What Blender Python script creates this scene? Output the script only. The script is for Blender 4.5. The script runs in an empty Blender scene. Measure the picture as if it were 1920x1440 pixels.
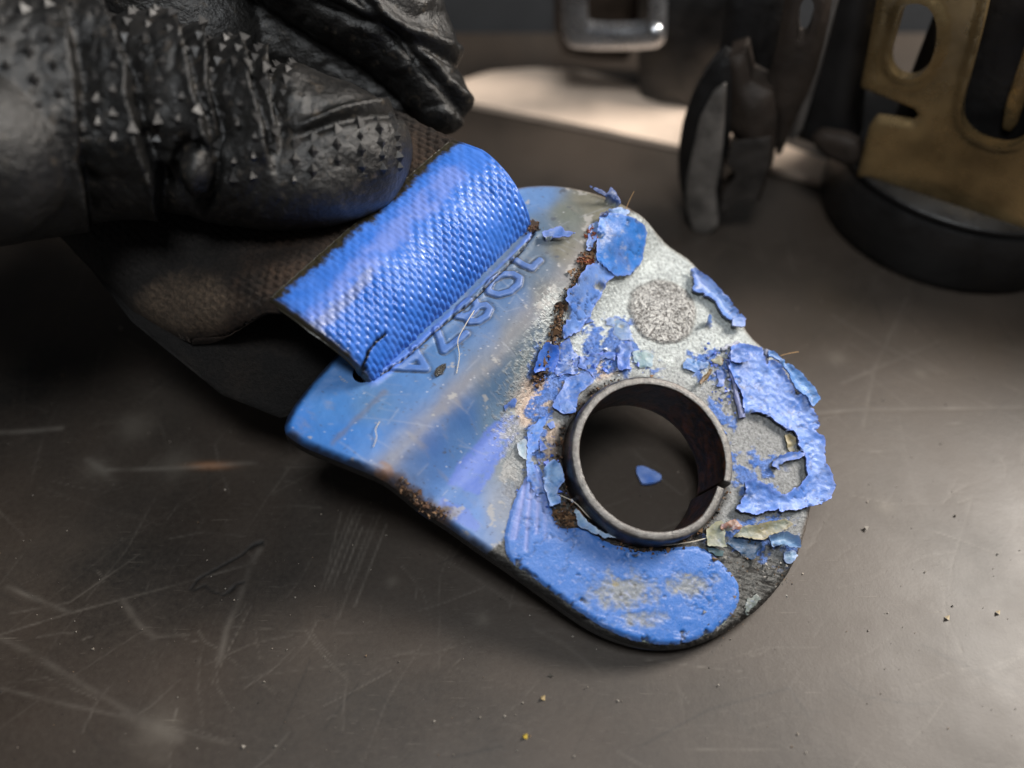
import bpy, math, random
import numpy as np
from mathutils import Matrix, Vector

# ------------------------------------------------------------------ camera, world, lamps, exposure
# 1 unit = 1 cm.  Bench top is z = 0, x right, y away from the camera.
scene = bpy.context.scene
CAM_H = 8.328
PITCH = math.radians(50.0)
FPX = 1600.0                                    # focal length in photo pixels (1920 wide)
cam_d = bpy.data.cameras.new("camera")
cam_d.sensor_width = 36.0
cam_d.lens = FPX / 1920.0 * 36.0
cam_d.clip_start = 0.05
cam_d.clip_end = 500.0
cam_d.dof.use_dof = True
cam_d.dof.focus_distance = 8.9
cam_d.dof.aperture_fstop = cam_d.lens * 0.001 / 0.26
cam = bpy.data.objects.new("camera", cam_d)
scene.collection.objects.link(cam)
cam.location = (0, 0, CAM_H)
cam.rotation_euler = (math.radians(90) - PITCH, 0, 0)
scene.camera = cam

world = bpy.data.worlds.new("World")
scene.world = world
world.use_nodes = True
bgn = world.node_tree.nodes["Background"]
bgn.inputs[0].default_value = (0.95, 0.96, 1.0, 1)
bgn.inputs[1].default_value = 0.10

def area_lamp(name, loc, target, sx, sy, power, col):
    d = bpy.data.lights.new(name, 'AREA')
    d.shape = 'RECTANGLE'; d.size = sx; d.size_y = sy
    d.energy = power; d.color = col
    o = bpy.data.objects.new(name, d)
    scene.collection.objects.link(o)
    o.location = loc
    o.rotation_euler = (Vector(target) - Vector(loc)).to_track_quat('-Z', 'Y').to_euler()
    return o

area_lamp("workshop_lamp", (17.5, 12, 18), (0.5, 5.5, 0.5), 8, 8, 10400, (1.0, 0.93, 0.85))
area_lamp("overhead_fill", (0.2, -1.0, 23), (0.8, 5.4, 0.5), 6, 5, 3300, (0.95, 0.98, 1.0))  # unseen lamp added overhead to light the bench through the bush hole

scene.view_settings.view_transform = 'Standard'
scene.view_settings.look = 'None'
scene.view_settings.exposure = 0.0
scene.view_settings.gamma = 1.0
scene.cycles.use_denoising = True
scene.cycles.max_bounces = 6

rng = np.random.default_rng(7)
random.seed(7)

# ------------------------------------------------------------------ maths helpers
CAM = np.array([0, 0, CAM_H])
FW = np.array([0, math.cos(PITCH), -math.sin(PITCH)])
RT = np.array([1.0, 0, 0])
UP = np.array([0, math.sin(PITCH), math.cos(PITCH)])

def nrm(v):
    v = np.asarray(v, float)
    return v / np.linalg.norm(v)

def ray(x, y):
    return FW + RT * (x - 960) / FPX + UP * (720 - y) / FPX

def at_depth(x, y, d):
    return CAM + ray(x, y) * d

def on_z(x, y, z=0.0):
    r = ray(x, y)
    return CAM + r * ((z - CAM_H) / r[2])

def project(P):
    q = P - CAM
    z = q @ FW
    return np.stack([960 + FPX * (q @ RT) / z, 720 - FPX * (q @ UP) / z], -1)

def srgb(r, g, b):
    c = np.array([r, g, b], float) / 255.0
    return np.where(c <= 0.04045, c / 12.92, ((c + 0.055) / 1.055) ** 2.4)

def sstep(a, b, x):
    t = np.clip((x - a) / (b - a), 0, 1)
    return t * t * (3 - 2 * t)

_perm = np.random.default_rng(3).permutation(256)
_perm = np.concatenate([_perm, _perm, _perm])
_grad = np.random.default_rng(4).normal(size=(256, 3))
_grad /= np.linalg.norm(_grad, axis=1)[:, None]

def noise3(x, y, z=0.0):
    x, y, z = np.broadcast_arrays(np.asarray(x, float), np.asarray(y, float), np.asarray(z, float))
    xi, yi, zi = np.floor(x).astype(int), np.floor(y).astype(int), np.floor(z).astype(int)
    xf, yf, zf = x - xi, y - yi, z - zi
    fu = lambda t: t * t * t * (t * (t * 6 - 15) + 10)
    u, v, w = fu(xf), fu(yf), fu(zf)
    out = 0
    for dx in (0, 1):
        for dy in (0, 1):
            for dz in (0, 1):
                h = _perm[_perm[_perm[(xi + dx) & 255] + ((yi + dy) & 255)] + ((zi + dz) & 255)]
                g = _grad[h]
                d = g[..., 0] * (xf - dx) + g[..., 1] * (yf - dy) + g[..., 2] * (zf - dz)
                out = out + d * (u if dx else 1 - u) * (v if dy else 1 - v) * (w if dz else 1 - w)
    return out * 1.6

def fbm(x, y, z=0.0, oct=4, gain=0.5):
    a, s, o = 1.0, 0.0, 0.0
    for i in range(oct):
        o = o + a * noise3(x * 2 ** i + 13.7 * i, y * 2 ** i - 7.3 * i, np.asarray(z) * 2 ** i + 3.1 * i)
        s += a
        a *= gain
    return o / s

def poly_sdf(P, poly, closed=True):
    """signed distance (negative inside) and nearest boundary point"""
    poly = np.asarray(poly, float)
    A = poly
    B = np.roll(poly, -1, 0)
    if not closed:
        A, B = A[:-1], B[:-1]
    best = np.full(len(P), 1e18)
    near = np.zeros_like(P)
    ins = np.zeros(len(P), bool)
    for a, b in zip(A, B):
        ab = b - a
        L = ab @ ab
        if L < 1e-14:
            continue
        t = np.clip(((P - a) @ ab) / L, 0, 1)
        q = a + t[:, None] * ab
        d = ((P - q) ** 2).sum(1)
        m = d < best
        best[m] = d[m]
        near[m] = q[m]
        c = ((a[1] > P[:, 1]) != (b[1] > P[:, 1]))
        if c.any():
            xx = a[0] + (P[:, 1] - a[1]) * (b[0] - a[0]) / ((b[1] - a[1]) if b[1] != a[1] else 1e-12)
            ins ^= c & (P[:, 0] < xx)
    d = np.sqrt(best)
    if closed:
        d = np.where(ins, -d, d)
    return d, near

def dist_line(P, pts):
    return poly_sdf(P, pts, closed=False)[0]

def smooth_poly(pts, it=2):
    p = np.asarray(pts, float)
    for _ in range(it):
        q = np.roll(p, -1, 0)
        p = np.stack([p * .75 + q * .25, p * .25 + q * .75], 1).reshape(-1, 2)
    return p

def spline(pts, n):
    """Catmull-Rom through rows of pts, n samples"""
    p = np.asarray(pts, float)
    p = np.vstack([2 * p[0] - p[1], p, 2 * p[-1] - p[-2]])
    m = len(p) - 3
    t = np.linspace(0, m - 1e-9, n)
    i = t.astype(int)
    f = (t - i)[:, None]
    a, b, c, d = p[i], p[i + 1], p[i + 2], p[i + 3]
    return 0.5 * ((2 * b) + (c - a) * f + (2 * a - 5 * b + 4 * c - d) * f ** 2 + (3 * b - a - 3 * c + d) * f ** 3)

def jagged(pts, step, amp, seed, freq=6.0):
    p = np.asarray(pts, float)
    q = np.roll(p, -1, 0)
    out = []
    for a, b in zip(p, q):
        n = max(1, int(np.linalg.norm(b - a) / step))
        for k in range(n):
            out.append(a + (b - a) * k / n)
    out = np.array(out)
    ox = fbm(out[:, 0] * freq, out[:, 1] * freq, seed * 3.7, 4, .65)
    oy = fbm(out[:, 0] * freq, out[:, 1] * freq, seed * 3.7 + 50, 4, .65)
    return out + np.stack([ox, oy], 1) * amp

# ------------------------------------------------------------------ mesh / material helpers
def new_obj(name, mesh, mat=None, parent=None):
    o = bpy.data.objects.new(name, mesh)
    scene.collection.objects.link(o)
    if mat:
        mesh.materials.append(mat)
    if parent is not None:
        o.parent = parent
    return o

def tag(o, label=None, category=None, group=None, kind=None):
    for k, v in (("label", label), ("category", category), ("group", group), ("kind", kind)):
        if v:
            o[k] = v
    return o

def empty(name, M):
    o = bpy.data.objects.new(name, None)
    o.empty_display_size = 0.3
    scene.collection.objects.link(o)
    o.matrix_world = M
    return o

def mesh_np(name, V, Q, col=None, smooth=True, tris=None):
    V = np.asarray(V, np.float32)
    me = bpy.data.meshes.new(name)
    faces = []
    Q = np.asarray(Q, np.int32).reshape(-1, 4) if Q is not None and len(Q) else np.zeros((0, 4), np.int32)
    T = np.asarray(tris, np.int32).reshape(-1, 3) if tris is not None and len(tris) else np.zeros((0, 3), np.int32)
    me.vertices.add(len(V))
    me.vertices.foreach_set("co", V.ravel())
    loops = np.concatenate([Q.ravel(), T.ravel()]).astype(np.int32)
    me.loops.add(len(loops))
    me.loops.foreach_set("vertex_index", loops)
    me.polygons.add(len(Q) + len(T))
    st = np.concatenate([np.arange(len(Q)) * 4, len(Q) * 4 + np.arange(len(T)) * 3]).astype(np.int32)
    me.polygons.foreach_set("loop_start", st)
    me.polygons.foreach_set("use_smooth", np.full(len(Q) + len(T), smooth, bool))
    me.update(calc_edges=True)
    if col is not None:
        col = np.asarray(col, np.float32)
        if col.ndim == 1:
            col = np.tile(col, (len(V), 1))
        if col.shape[1] == 3:
            col = np.hstack([col, np.ones((len(V), 1), np.float32)])
        at = me.color_attributes.new("Col", 'FLOAT_COLOR', 'POINT')
        at.data.foreach_set("color", col.astype(np.float32).ravel())
    return me

def add_float(me, name, arr):
    at = me.attributes.new(name, 'FLOAT', 'POINT')
    at.data.foreach_set("value", np.asarray(arr, np.float32))

def grid_sheet(poly, res, holes=()):
    """tensor grid clipped to poly; boundary vertices snapped onto the outline"""
    poly = np.asarray(poly, float)
    lo, hi = poly.min(0) - res, poly.max(0) + res
    nx, ny = [max(3, int(np.ceil((hi[k] - lo[k]) / res)) + 1) for k in (0, 1)]
    X, Y = np.meshgrid(lo[0] + np.arange(nx) * res, lo[1] + np.arange(ny) * res, indexing='ij')
    P = np.stack([X.ravel(), Y.ravel()], 1)
    sd, near = poly_sdf(P, poly)
    for h in holes:
        s2, n2 = poly_sdf(P, h)
        m = -s2 > sd
        sd = np.where(m, -s2, sd)
        near[m] = n2[m]
    ok = (sd < res * 0.45).reshape(nx, ny)
    cell = ok[:-1, :-1] & ok[1:, :-1] & ok[1:, 1:] & ok[:-1, 1:]
    # drop cells that are outside although their corners are close
    idx = np.arange(nx * ny).reshape(nx, ny)
    ci, cj = np.nonzero(cell)
    Q = np.stack([idx[ci, cj], idx[ci + 1, cj], idx[ci + 1, cj + 1], idx[ci, cj + 1]], 1)
    cnt = np.bincount(Q.ravel(), minlength=nx * ny)
    bnd = (cnt > 0) & (cnt < 4)
    P[bnd] = near[bnd]
    sd = np.where(bnd, 0, sd)
    used = np.nonzero(cnt)[0]
    remap = -np.ones(nx * ny, int)
    remap[used] = np.arange(len(used))
    Q = remap[Q]
    E = np.concatenate([Q[:, [0, 1]], Q[:, [1, 2]], Q[:, [2, 3]], Q[:, [3, 0]]])
    key = np.sort(E, 1)
    k = key[:, 0].astype(np.int64) * len(used) + key[:, 1]
    _, inv, c = np.unique(k, return_inverse=True, return_counts=True)
    BE = E[c[inv] == 1]
    return P[used], Q, BE, sd[used]

def solid_from_sheet(P2, Q, BE, top, bottom):
    """top, bottom: (n,3). returns V,Q, tags (0 top,1 side,2 bottom)"""
    n = len(P2)
    bv = np.unique(BE)
    r = -np.ones(n, int)
    r[bv] = np.arange(len(bv))
    m = len(bv)
    V = np.concatenate([top, bottom, top[bv], bottom[bv]])
    tagv = np.concatenate([np.zeros(n), np.full(n, 2), np.full(2 * m, 1)])
    S = np.stack([2 * n + r[BE[:, 1]], 2 * n + r[BE[:, 0]], 2 * n + m + r[BE[:, 0]], 2 * n + m + r[BE[:, 1]]], 1)
    QQ = np.concatenate([Q, Q[:, ::-1] + n, S])
    return V, QQ, tagv, bv

class NT:
    """small node-tree helper"""
    def __init__(self, name):
        self.m = bpy.data.materials.new(name)
        self.m.use_nodes = True
        self.t = self.m.node_tree
        self.b = self.t.nodes["Principled BSDF"]
    def n(self, kind, **kw):
        nd = self.t.nodes.new(kind)
        for k, v in kw.items():
            setattr(nd, k, v)
        return nd
    def l(self, a, b):
        self.t.links.new(a, b)
    def val(self, sock, v):
        if hasattr(v, 'is_linked') or hasattr(v, 'links'):
            self.l(v, sock)
        else:
            sock.default_value = v
    def math(self, op, a, b=0.0, c=None, clamp=False):
        nd = self.n('ShaderNodeMath', operation=op, use_clamp=clamp)
        self.val(nd.inputs[0], a)
        self.val(nd.inputs[1], b)
        if c is not None:
            self.val(nd.inputs[2], c)
        return nd.outputs[0]
    def mix(self, f, a, b, blend='MIX'):
        nd = self.n('ShaderNodeMix', data_type='RGBA', blend_type=blend)
        self.val(nd.inputs[0], f)
        for s, v in ((nd.inputs[6], a), (nd.inputs[7], b)):
            if isinstance(v, (tuple, list, np.ndarray)):
                s.default_value = (float(v[0]), float(v[1]), float(v[2]), 1)
            else:
                self.l(v, s)
        return nd.outputs[2]
    def coord(self, scale=(1, 1, 1), rot=(0, 0, 0), out='Object'):
        tc = self.n('ShaderNodeTexCoord')
        mp = self.n('ShaderNodeMapping')
        self.l(tc.outputs[out], mp.inputs[0])
        mp.inputs['Scale'].default_value = scale
        mp.inputs['Rotation'].default_value = rot
        return mp.outputs[0]
    def noise(self, vec, scale, detail=4, rough=.55, dist=0.0):
        nd = self.n('ShaderNodeTexNoise')
        self.l(vec, nd.inputs['Vector'])
        nd.inputs['Scale'].default_value = scale
        nd.inputs['Detail'].default_value = detail
        nd.inputs['Roughness'].default_value = rough
        nd.inputs['Distortion'].default_value = dist
        return nd.outputs[0]
    def ramp(self, v, a, b, lo=0.0, hi=1.0):
        nd = self.n('ShaderNodeMapRange')
        self.val(nd.inputs[0], v)
        nd.inputs[1].default_value = a
        nd.inputs[2].default_value = b
        nd.inputs[3].default_value = lo
        nd.inputs[4].default_value = hi
        return nd.outputs[0]
    def attr(self, name, fac=False):
        nd = self.n('ShaderNodeAttribute', attribute_name=name)
        return nd.outputs['Fac' if fac else 'Color']
    def bump(self, h, strength, dist, prev=None):
        nd = self.n('ShaderNodeBump')
        nd.inputs['Strength'].default_value = strength
        nd.inputs['Distance'].default_value = dist
        self.l(h, nd.inputs['Height'])
        if prev is not None:
            self.l(prev, nd.inputs['Normal'])
        return nd.outputs[0]
    def set(self, **kw):
        for k, v in kw.items():
            s = self.b.inputs[{'color': 'Base Color', 'rough': 'Roughness', 'metal': 'Metallic', 'normal': 'Normal',
                               'spec': 'Specular IOR Level', 'coat': 'Coat Weight', 'coat_rough': 'Coat Roughness'}[k]]
            if isinstance(v, (tuple, list, np.ndarray)):
                s.default_value = (float(v[0]), float(v[1]), float(v[2]), 1)
            elif isinstance(v, (int, float)):
                s.default_value = v
            else:
                self.l(v, s)
        return self.m

def simple_mat(name, col, rough=.5, metal=0.0, var=.35, scale=8, bump=.02, spec=.5):
    k = NT(name)
    c = k.coord()
    n1 = k.noise(c, scale, 5)
    f = k.ramp(n1, .3, .7, 1 - var, 1 + var)
    mx = k.n('ShaderNodeMix', data_type='RGBA', blend_type='MULTIPLY')
    mx.inputs[0].default_value = 1
    mx.inputs[6].default_value = (*[float(x) for x in col], 1)
    cc = k.n('ShaderNodeCombineColor')
    for i in range(3):
        k.l(f, cc.inputs[i])
    k.l(cc.outputs[0], mx.inputs[7])
    k.set(color=mx.outputs[2], rough=k.ramp(k.noise(c, scale * 2.3, 4), .3, .7, max(.05, rough - .12), min(1, rough + .12)),
          metal=metal, spec=spec)
    if bump:
        k.set(normal=k.bump(k.noise(c, scale * 5, 4), .5, bump))
    return k.m

# ------------------------------------------------------------------ plate frame (u across the bend, v along it, n up out of the plate)
def _frame():
    r0 = ray(1225, 855)
    r = nrm(r0)
    D = 1.7 * FPX / 317 * np.linalg.norm(r0)
    e = RT * .8 + UP * .6
    e = nrm(e - r * e.dot(r))
    th = math.radians(24)
    n = -r * math.cos(th) + e * math.sin(th)
    O = CAM + r * D - n * .33
    def pp(x, y):
        d = ray(x, y)
        return CAM + d * ((O - CAM).dot(n) / d.dot(n))
    v = nrm(pp(1060, 520) - pp(740, 850))
    u = nrm(np.cross(v, n))
    if u.dot(pp(1400, 1100) - O) < 0:
        u = -u
    return O, u, v, n
PO, PU, PV, PN = _frame()
FLIP = np.cross(PU, PV).dot(PN)       # -1 when (u,v,n) is left-handed
if FLIP < 0:                          # make it right-handed: keep u, flip the sign of the stored v
    PV = -PV

def plate_world(u, v, h):
    return PO + np.asarray(u)[..., None] * PU + np.asarray(v)[..., None] * PV + np.asarray(h)[..., None] * PN

def plate_h0(u, v):
    """height of the bent plate over its lobe plane"""
    h = .32 * sstep(-1.34, -1.86, u) - .26 * sstep(-1.93, -3.1, u)
    h = h - .06 * np.exp(-((u + 1.28) / .20) ** 2)
    return h

def px_uv(pts, h=None, extra=0.0):
    out = []
    for x, y in pts:
        d = ray(x, y)
        hh = 0.0
        for _ in range(8):
            t = (PO + PN * hh - CAM).dot(PN) / d.dot(PN)
            q = CAM + d * t - PO
            u, v = q.dot(PU), q.dot(PV)
            hh = (float(plate_h0(np.array(u), np.array(v))) + extra) if h is None else h
        out.append((u, v))
    return np.array(out)

def crop(ox, oy, s, pts):
    return [(ox + x / s, oy + y / s) for x, y in pts]

PLATE_M = Matrix(((PU[0], PV[0], PN[0], PO[0]), (PU[1], PV[1], PN[1], PO[1]), (PU[2], PV[2], PN[2], PO[2]), (0, 0, 0, 1)))

# ------------------------------------------------------------------ setting: bench top, wall, card
def scatter_mask(P, segs):
    """segs: list of (polyline xy, half width, strength) -> float mask per point"""
    m = np.zeros(len(P))
    for pl, w, s in segs:
        pl = np.asarray(pl, float)
        lo, hi = pl.min(0) - 4 * w, pl.max(0) + 4 * w
        k = np.nonzero((P[:, 0] > lo[0]) & (P[:, 0] < hi[0]) & (P[:, 1] > lo[1]) & (P[:, 1] < hi[1]))[0]
        if len(k):
            d = dist_line(P[k], pl)
            m[k] = np.maximum(m[k], s * np.exp(-(d / w) ** 2)) if s > 0 else np.minimum(m[k], s * np.exp(-(d / w) ** 2))
    return m

def tline(pts):
    return [on_z(x, y)[:2] for x, y in pts]

def build_bench():
    def axis(lo, a, b, hi, res):
        core = np.arange(a, b, res)
        g = res * 1.3 ** np.arange(1, 60)
        l = a - np.cumsum(g); l = l[l > lo][::-1]
        r = core[-1] + np.cumsum(g); r = r[r < hi]
        return np.concatenate([[lo], l, core, r, [hi]])
    xs = axis(-60, -6.6, 6.8, 60, .022)
    ys = axis(-25, 2.1, 10.0, 15.9, .022)
    X, Y = np.meshgrid(xs, ys, indexing='ij')
    P = np.stack([X.ravel(), Y.ravel()], 1)
    segs = []
    T = lambda pts, w, s: segs.append((tline(pts), w, s))
    T([(-20, 812), (60, 808), (115, 803)], .035, .9)
    T([(190, 882), (330, 878), (480, 868)], .030, .9)
    T([(165, 862), (190, 880), (215, 905)], .05, .7)
    T([(0, 1195), (60, 1225), (200, 1310), (310, 1375)], .03, .35)
    T([(235, 1340), (290, 1365), (340, 1385)], .06, .45)
    T([(0, 1190), (130, 1150), (300, 1105), (480, 1055)], .012, .6)
    T([(20, 1150), (130, 1130), (260, 1040)], .012, .5)
    T([(15, 1100), (60, 1120), (130, 1148)], .025, .6)
    for k in range(9):
        x0 = 690 + rng.uniform(-30, 35); y0 = 955 + rng.uniform(-15, 40)
        L = rng.uniform(90, 210)
        T([(x0, y0), (x0 - .36 * L, y0 + .93 * L)], .012, rng.uniform(.35, .8))
    T([(495, 1018), (470, 1060), (450, 1120), (425, 1180), (412, 1240)], .035, .5)
    T([(230, 1125), (260, 1170), (290, 1195)], .035, .45)
    T([(290, 1195), (355, 1190)], .014, .45)
    T([(0, 1290), (120, 1320), (260, 1350), (430, 1395)], .018, .4)
    T([(1380, 790), (1600, 770), (1920, 765)], .02, .55)
    T([(1560, 590), (1640, 640), (1760, 700)], .02, .4)
    T([(1700, 560), (1640, 690), (1620, 800)], .02, .35)
    T([(1580, 720), (1760, 640)], .02, .35)
    T([(640, 960), (610, 1080)], .012, .5)
    T([(820, 1040), (960, 1130), (1090, 1160)], .010, .35)
    T([(1000, 1180), (1060, 1210), (1120, 1260)], .02, .3)
    lo = np.array([-6.5, 2.2]); hi = np.array([6.7, 9.9])
    for k in range(560):
        c = lo + rng.random(2) * (hi - lo)
        a = rng.normal(.55, .8) if k % 3 else rng.uniform(0, math.pi)
        L = rng.gamma(1.5, .45)
        b = c + L * np.array([math.cos(a), math.sin(a)])
        mid = (c + b) / 2 + rng.normal(size=2) * L * .05
        segs.append(([c, mid, b], rng.uniform(.005, .011), rng.uniform(.08, .55) * (1 if L < 1.2 else .7)))
    scr = scatter_mask(P, segs)
    scr *= np.clip(.62 + .9 * fbm(P[:, 0] * 3, P[:, 1] * 3, 9.0, 3), .1, 1.2)
    dk = []
    D = lambda pts, w, s: dk.append((tline(pts), w, -s))
    D([(358, 1106), (372, 1086), (410, 1065), (455, 1040), (468, 1027), (480, 1018), (492, 1016), (493, 1023)], .016, 1.0)
    D([(362, 1108), (384, 1098), (398, 1110), (420, 1116), (437, 1106), (443, 1096), (458, 1092)], .014, .9)
    D([(468, 1028), (480, 1021), (491, 1018)], .03, 1.0)
    D([(430, 1110), (440, 1100)], .03, .9)
    D([(1200, 1400), (1330, 1330), (1480, 1290)], .012, .45)
    D([(1330, 1230), (1400, 1130), (1500, 1020)], .012, .25)
    D([(1480, 1290), (1520, 1350)], .012, .4)
    D([(1620, 1305), (1700, 1320), (1760, 1318)], .010, .5)
    D([(850, 1420), (940, 1400)], .015, .4)
    for k in range(90):
        c = lo + rng.random(2) * (hi - lo)
        a = rng.uniform(0, math.pi); L = rng.gamma(1.3, .3)
        b = c + L * np.array([math.cos(a), math.sin(a)])
        dk.append(([c, b], rng.uniform(.008, .016), -rng.uniform(.1, .4)))
    dark = -scatter_mask(P, dk)
    # greasy / dusty film over the mat, then tone shifts on the same mask
    dust = .5 + .9 * fbm(P[:, 0] * .33, P[:, 1] * .33, 2.0, 5) + .25 * fbm(P[:, 0] * 2.2, P[:, 1] * 2.2, 5.0, 4)
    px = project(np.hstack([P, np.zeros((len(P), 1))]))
    dust += .38 * sstep(700, 1500, px[:, 0] + .55 * (px[:, 1] - 700)) - .15  # mat tone lightened towards the lower right
    dust += .75 * np.exp(-(np.hypot(P[:, 0] - 1.6, P[:, 1] - 5.55) / .75) ** 2)  # round pale patch in place of light falling through the bush
    brown = .5 + 1.0 * fbm(P[:, 0] * .5 + 9, P[:, 1] * .5, 7.0, 4)
    sm = []
    for x, y, r in [(330, 870, 40), (180, 880, 30), (250, 800, 40), (735, 1090, 12), (905, 1160, 14), (1490, 880, 14),
                    (1660, 950, 20), (300, 1370, 40), (1725, 700, 16), (1570, 670, 22)]:
        p = on_z(x, y)[:2]
        d = np.hypot(P[:, 0] - p[0], P[:, 1] - p[1]) / (r / 190.0)
        sm.append(np.exp(-d ** 2 * (1 + .8 * fbm(P[:, 0] * 6, P[:, 1] * 6, 1.0, 2))))
    smear = np.max(sm, 0)
    p = on_z(395, 873)[:2]
    rust = np.exp(-((P[:, 0] - p[0]) / .22) ** 2 - ((P[:, 1] - p[1]) / .05) ** 2)
    z = .004 * fbm(P[:, 0] * .7, P[:, 1] * .7, 3.0, 3) - .006 * dark * (dark > .55) - .004 * scr + .0006 * fbm(P[:, 0] * 9, P[:, 1] * 9, 1.0, 2)
    nx, ny = len(xs), len(ys)
    idx = np.arange(nx * ny).reshape(nx, ny)
    Q = np.stack([idx[:-1, :-1], idx[1:, :-1], idx[1:, 1:], idx[:-1, 1:]], -1).reshape(-1, 4)
    me = mesh_np("bench_top", np.hstack([P, z[:, None]]), Q)
    add_float(me, "scratch", np.clip(scr, 0, 1))
    add_float(me, "dark", np.clip(dark, 0, 1))
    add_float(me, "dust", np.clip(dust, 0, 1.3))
    add_float(me, "brown", np.clip(brown, 0, 1))
    add_float(me, "smear", np.clip(smear + 1.4 * rust, 0, 1))
    add_float(me, "rust", np.clip(rust, 0, 1))
    k = NT("black_mat")
    c = k.coord()
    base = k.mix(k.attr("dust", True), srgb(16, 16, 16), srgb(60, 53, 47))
    base = k.mix(k.math('MULTIPLY', k.attr("brown", True), .5), base, srgb(62, 50, 41))
    fine = k.noise(c, 16, 6, .65)
    base = k.mix(k.ramp(fine, .35, .75, 0, .28), base, srgb(76, 70, 62))
    speck = k.ramp(k.noise(c, 75, 2, .5), .70, .76)
    base = k.mix(k.math('MULTIPLY', speck, .14), base, srgb(150, 145, 135))
    base = k.mix(k.math('MULTIPLY', k.attr("smear", True), .18), base, srgb(128, 122, 112))
    base = k.mix(k.math('MULTIPLY', k.attr("rust", True), .6), base, srgb(150, 95, 50))
    # hairline scratches: stretched noise in several directions
    tot = None
    for i, (rz, sc, th) in enumerate([(.5, 3.2, .695), (-.9, 2.6, .70), (1.7, 3.6, .70), (.1, 2.2, .70)]):
        cc = k.coord((1, 22, 1), (0, 0, rz))
        s = k.ramp(k.noise(cc, sc, 3, .5, .15), th, th + .025)
        tot = s if tot is None else k.math('MAXIMUM', tot, s)
    brk = k.ramp(k.noise(c, 1.3, 3), .4, .62)
    hair = k.math('MULTIPLY', tot, brk)
    base = k.mix(k.math('MULTIPLY', hair, .24), base, srgb(130, 122, 112))
    base = k.mix(k.math('MULTIPLY', k.attr("scratch", True), .42), base, srgb(132, 126, 118))
    base = k.mix(k.math('MULTIPLY', k.attr("dark", True), .95), base, srgb(14, 13, 13))
    rough = k.ramp(k.noise(c, 1.1, 5, .6), .3, .7, .41, .48)
    rough = k.math('ADD', rough, k.math('MULTIPLY', k.attr("dust", True), .05))
    nb = k.bump(k.noise(c, 30, 4, .6), .12, .010)
    nb = k.bump(k.math('MULTIPLY', hair, -1.0), .12, .006, nb)
    k.set(color=base, rough=rough, spec=.5, normal=nb)
    o = new_obj("bench_top", me, k.m)
    tag(o, "scratched black mat covering the workbench top", kind="structure")

build_bench()

# far wall panel behind the bench
wall = mesh_np("wall", [(-60, 16.0, -20), (60, 16.0, -20), (60, 16.0, 40), (-60, 16.0, 40),
                        (-60, 16.4, -20), (60, 16.4, -20), (60, 16.4, 40), (-60, 16.4, 40)],
               [(0, 1, 2, 3), (5, 4, 7, 6), (4, 0, 3, 7), (1, 5, 6, 2), (3, 2, 6, 7)], smooth=False)
tag(new_obj("wall", wall, simple_mat("dark_panel", srgb(58, 60, 63), .6, var=.3, scale=.35)), "plain dark grey panel behind the bench", kind="structure")

# cream card lying at the back of the bench
def flat_sheet(name, pts, z0, z1, mat, res=.15, wob=.03, ragged=.02):
    poly = jagged(pts, .12, ragged, 3.0, 5.0)
    P, Q, BE, sd = grid_sheet(poly, res)
    zz = z1 + wob * fbm(P[:, 0] * .5, P[:, 1] * .5, 4.0, 3)
    V, QQ, tg, bv = solid_from_sheet(P, Q, BE, np.hstack([P, zz[:, None]]), np.hstack([P, zz[:, None] * 0 + z0]))
    return new_obj(name, mesh_np(name, V, QQ), mat)
cpx = [(835, 182), (868, 150), (920, 134), (1000, 127), (1090, 133), (1180, 155), (1300, 205), (1450, 262), (1585, 312),
       (1556, 345), (1480, 322), (1270, 272), (1060, 228), (940, 204)]
card = flat_sheet("cream_card", [on_z(x, y, .12)[:2] for x, y in cpx], .02, .12, simple_mat("cream_card", srgb(208, 188, 170), .75, var=.12, scale=1.2))
tag(card, "cream card with a curved back edge lying on the bench behind the blue plate", "card")
# ------------------------------------------------------------------ the anchor plate
out_px = [(519, 797), (560, 832), (612, 853), (668, 876), (720, 898), (768, 935), (820, 972), (880, 1015), (950, 1062), (1010, 1105), (1060, 1142),
          (1120, 1183), (1180, 1208), (1235, 1219), (1290, 1217), (1350, 1195), (1420, 1150), (1470, 1097), (1503, 1040),
          (1522, 975), (1535, 900), (1537, 820), (1522, 750), (1490, 695), (1442, 652), (1412, 628), (1390, 590), (1330, 518),
          (1270, 458), (1215, 408), (1165, 376), (1110, 355), (1055, 343), (1000, 342), (955, 349)]
outline = px_uv(out_px)
# the hidden end behind the webbing, parallel to the bend
outline = np.vstack([outline, [(-3.17, 1.2), (-3.16, .4), (-3.12, -.6), (-3.08, -1.5)]])
outline = smooth_poly(outline, 2)

RING_C = np.array([0.0, 0.0])
circle = lambda c, r, n=160: np.array([(c[0] + r * math.cos(2 * math.pi * i / n), c[1] + r * math.sin(2 * math.pi * i / n)) for i in range(n)])
slot = np.array([(-2.72 + .10 * math.cos(a), (1.15 if math.sin(a) > 0 else -1.32) + .10 * math.sin(a)) for a in np.linspace(0, 2 * math.pi, 40, endpoint=False)])

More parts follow.
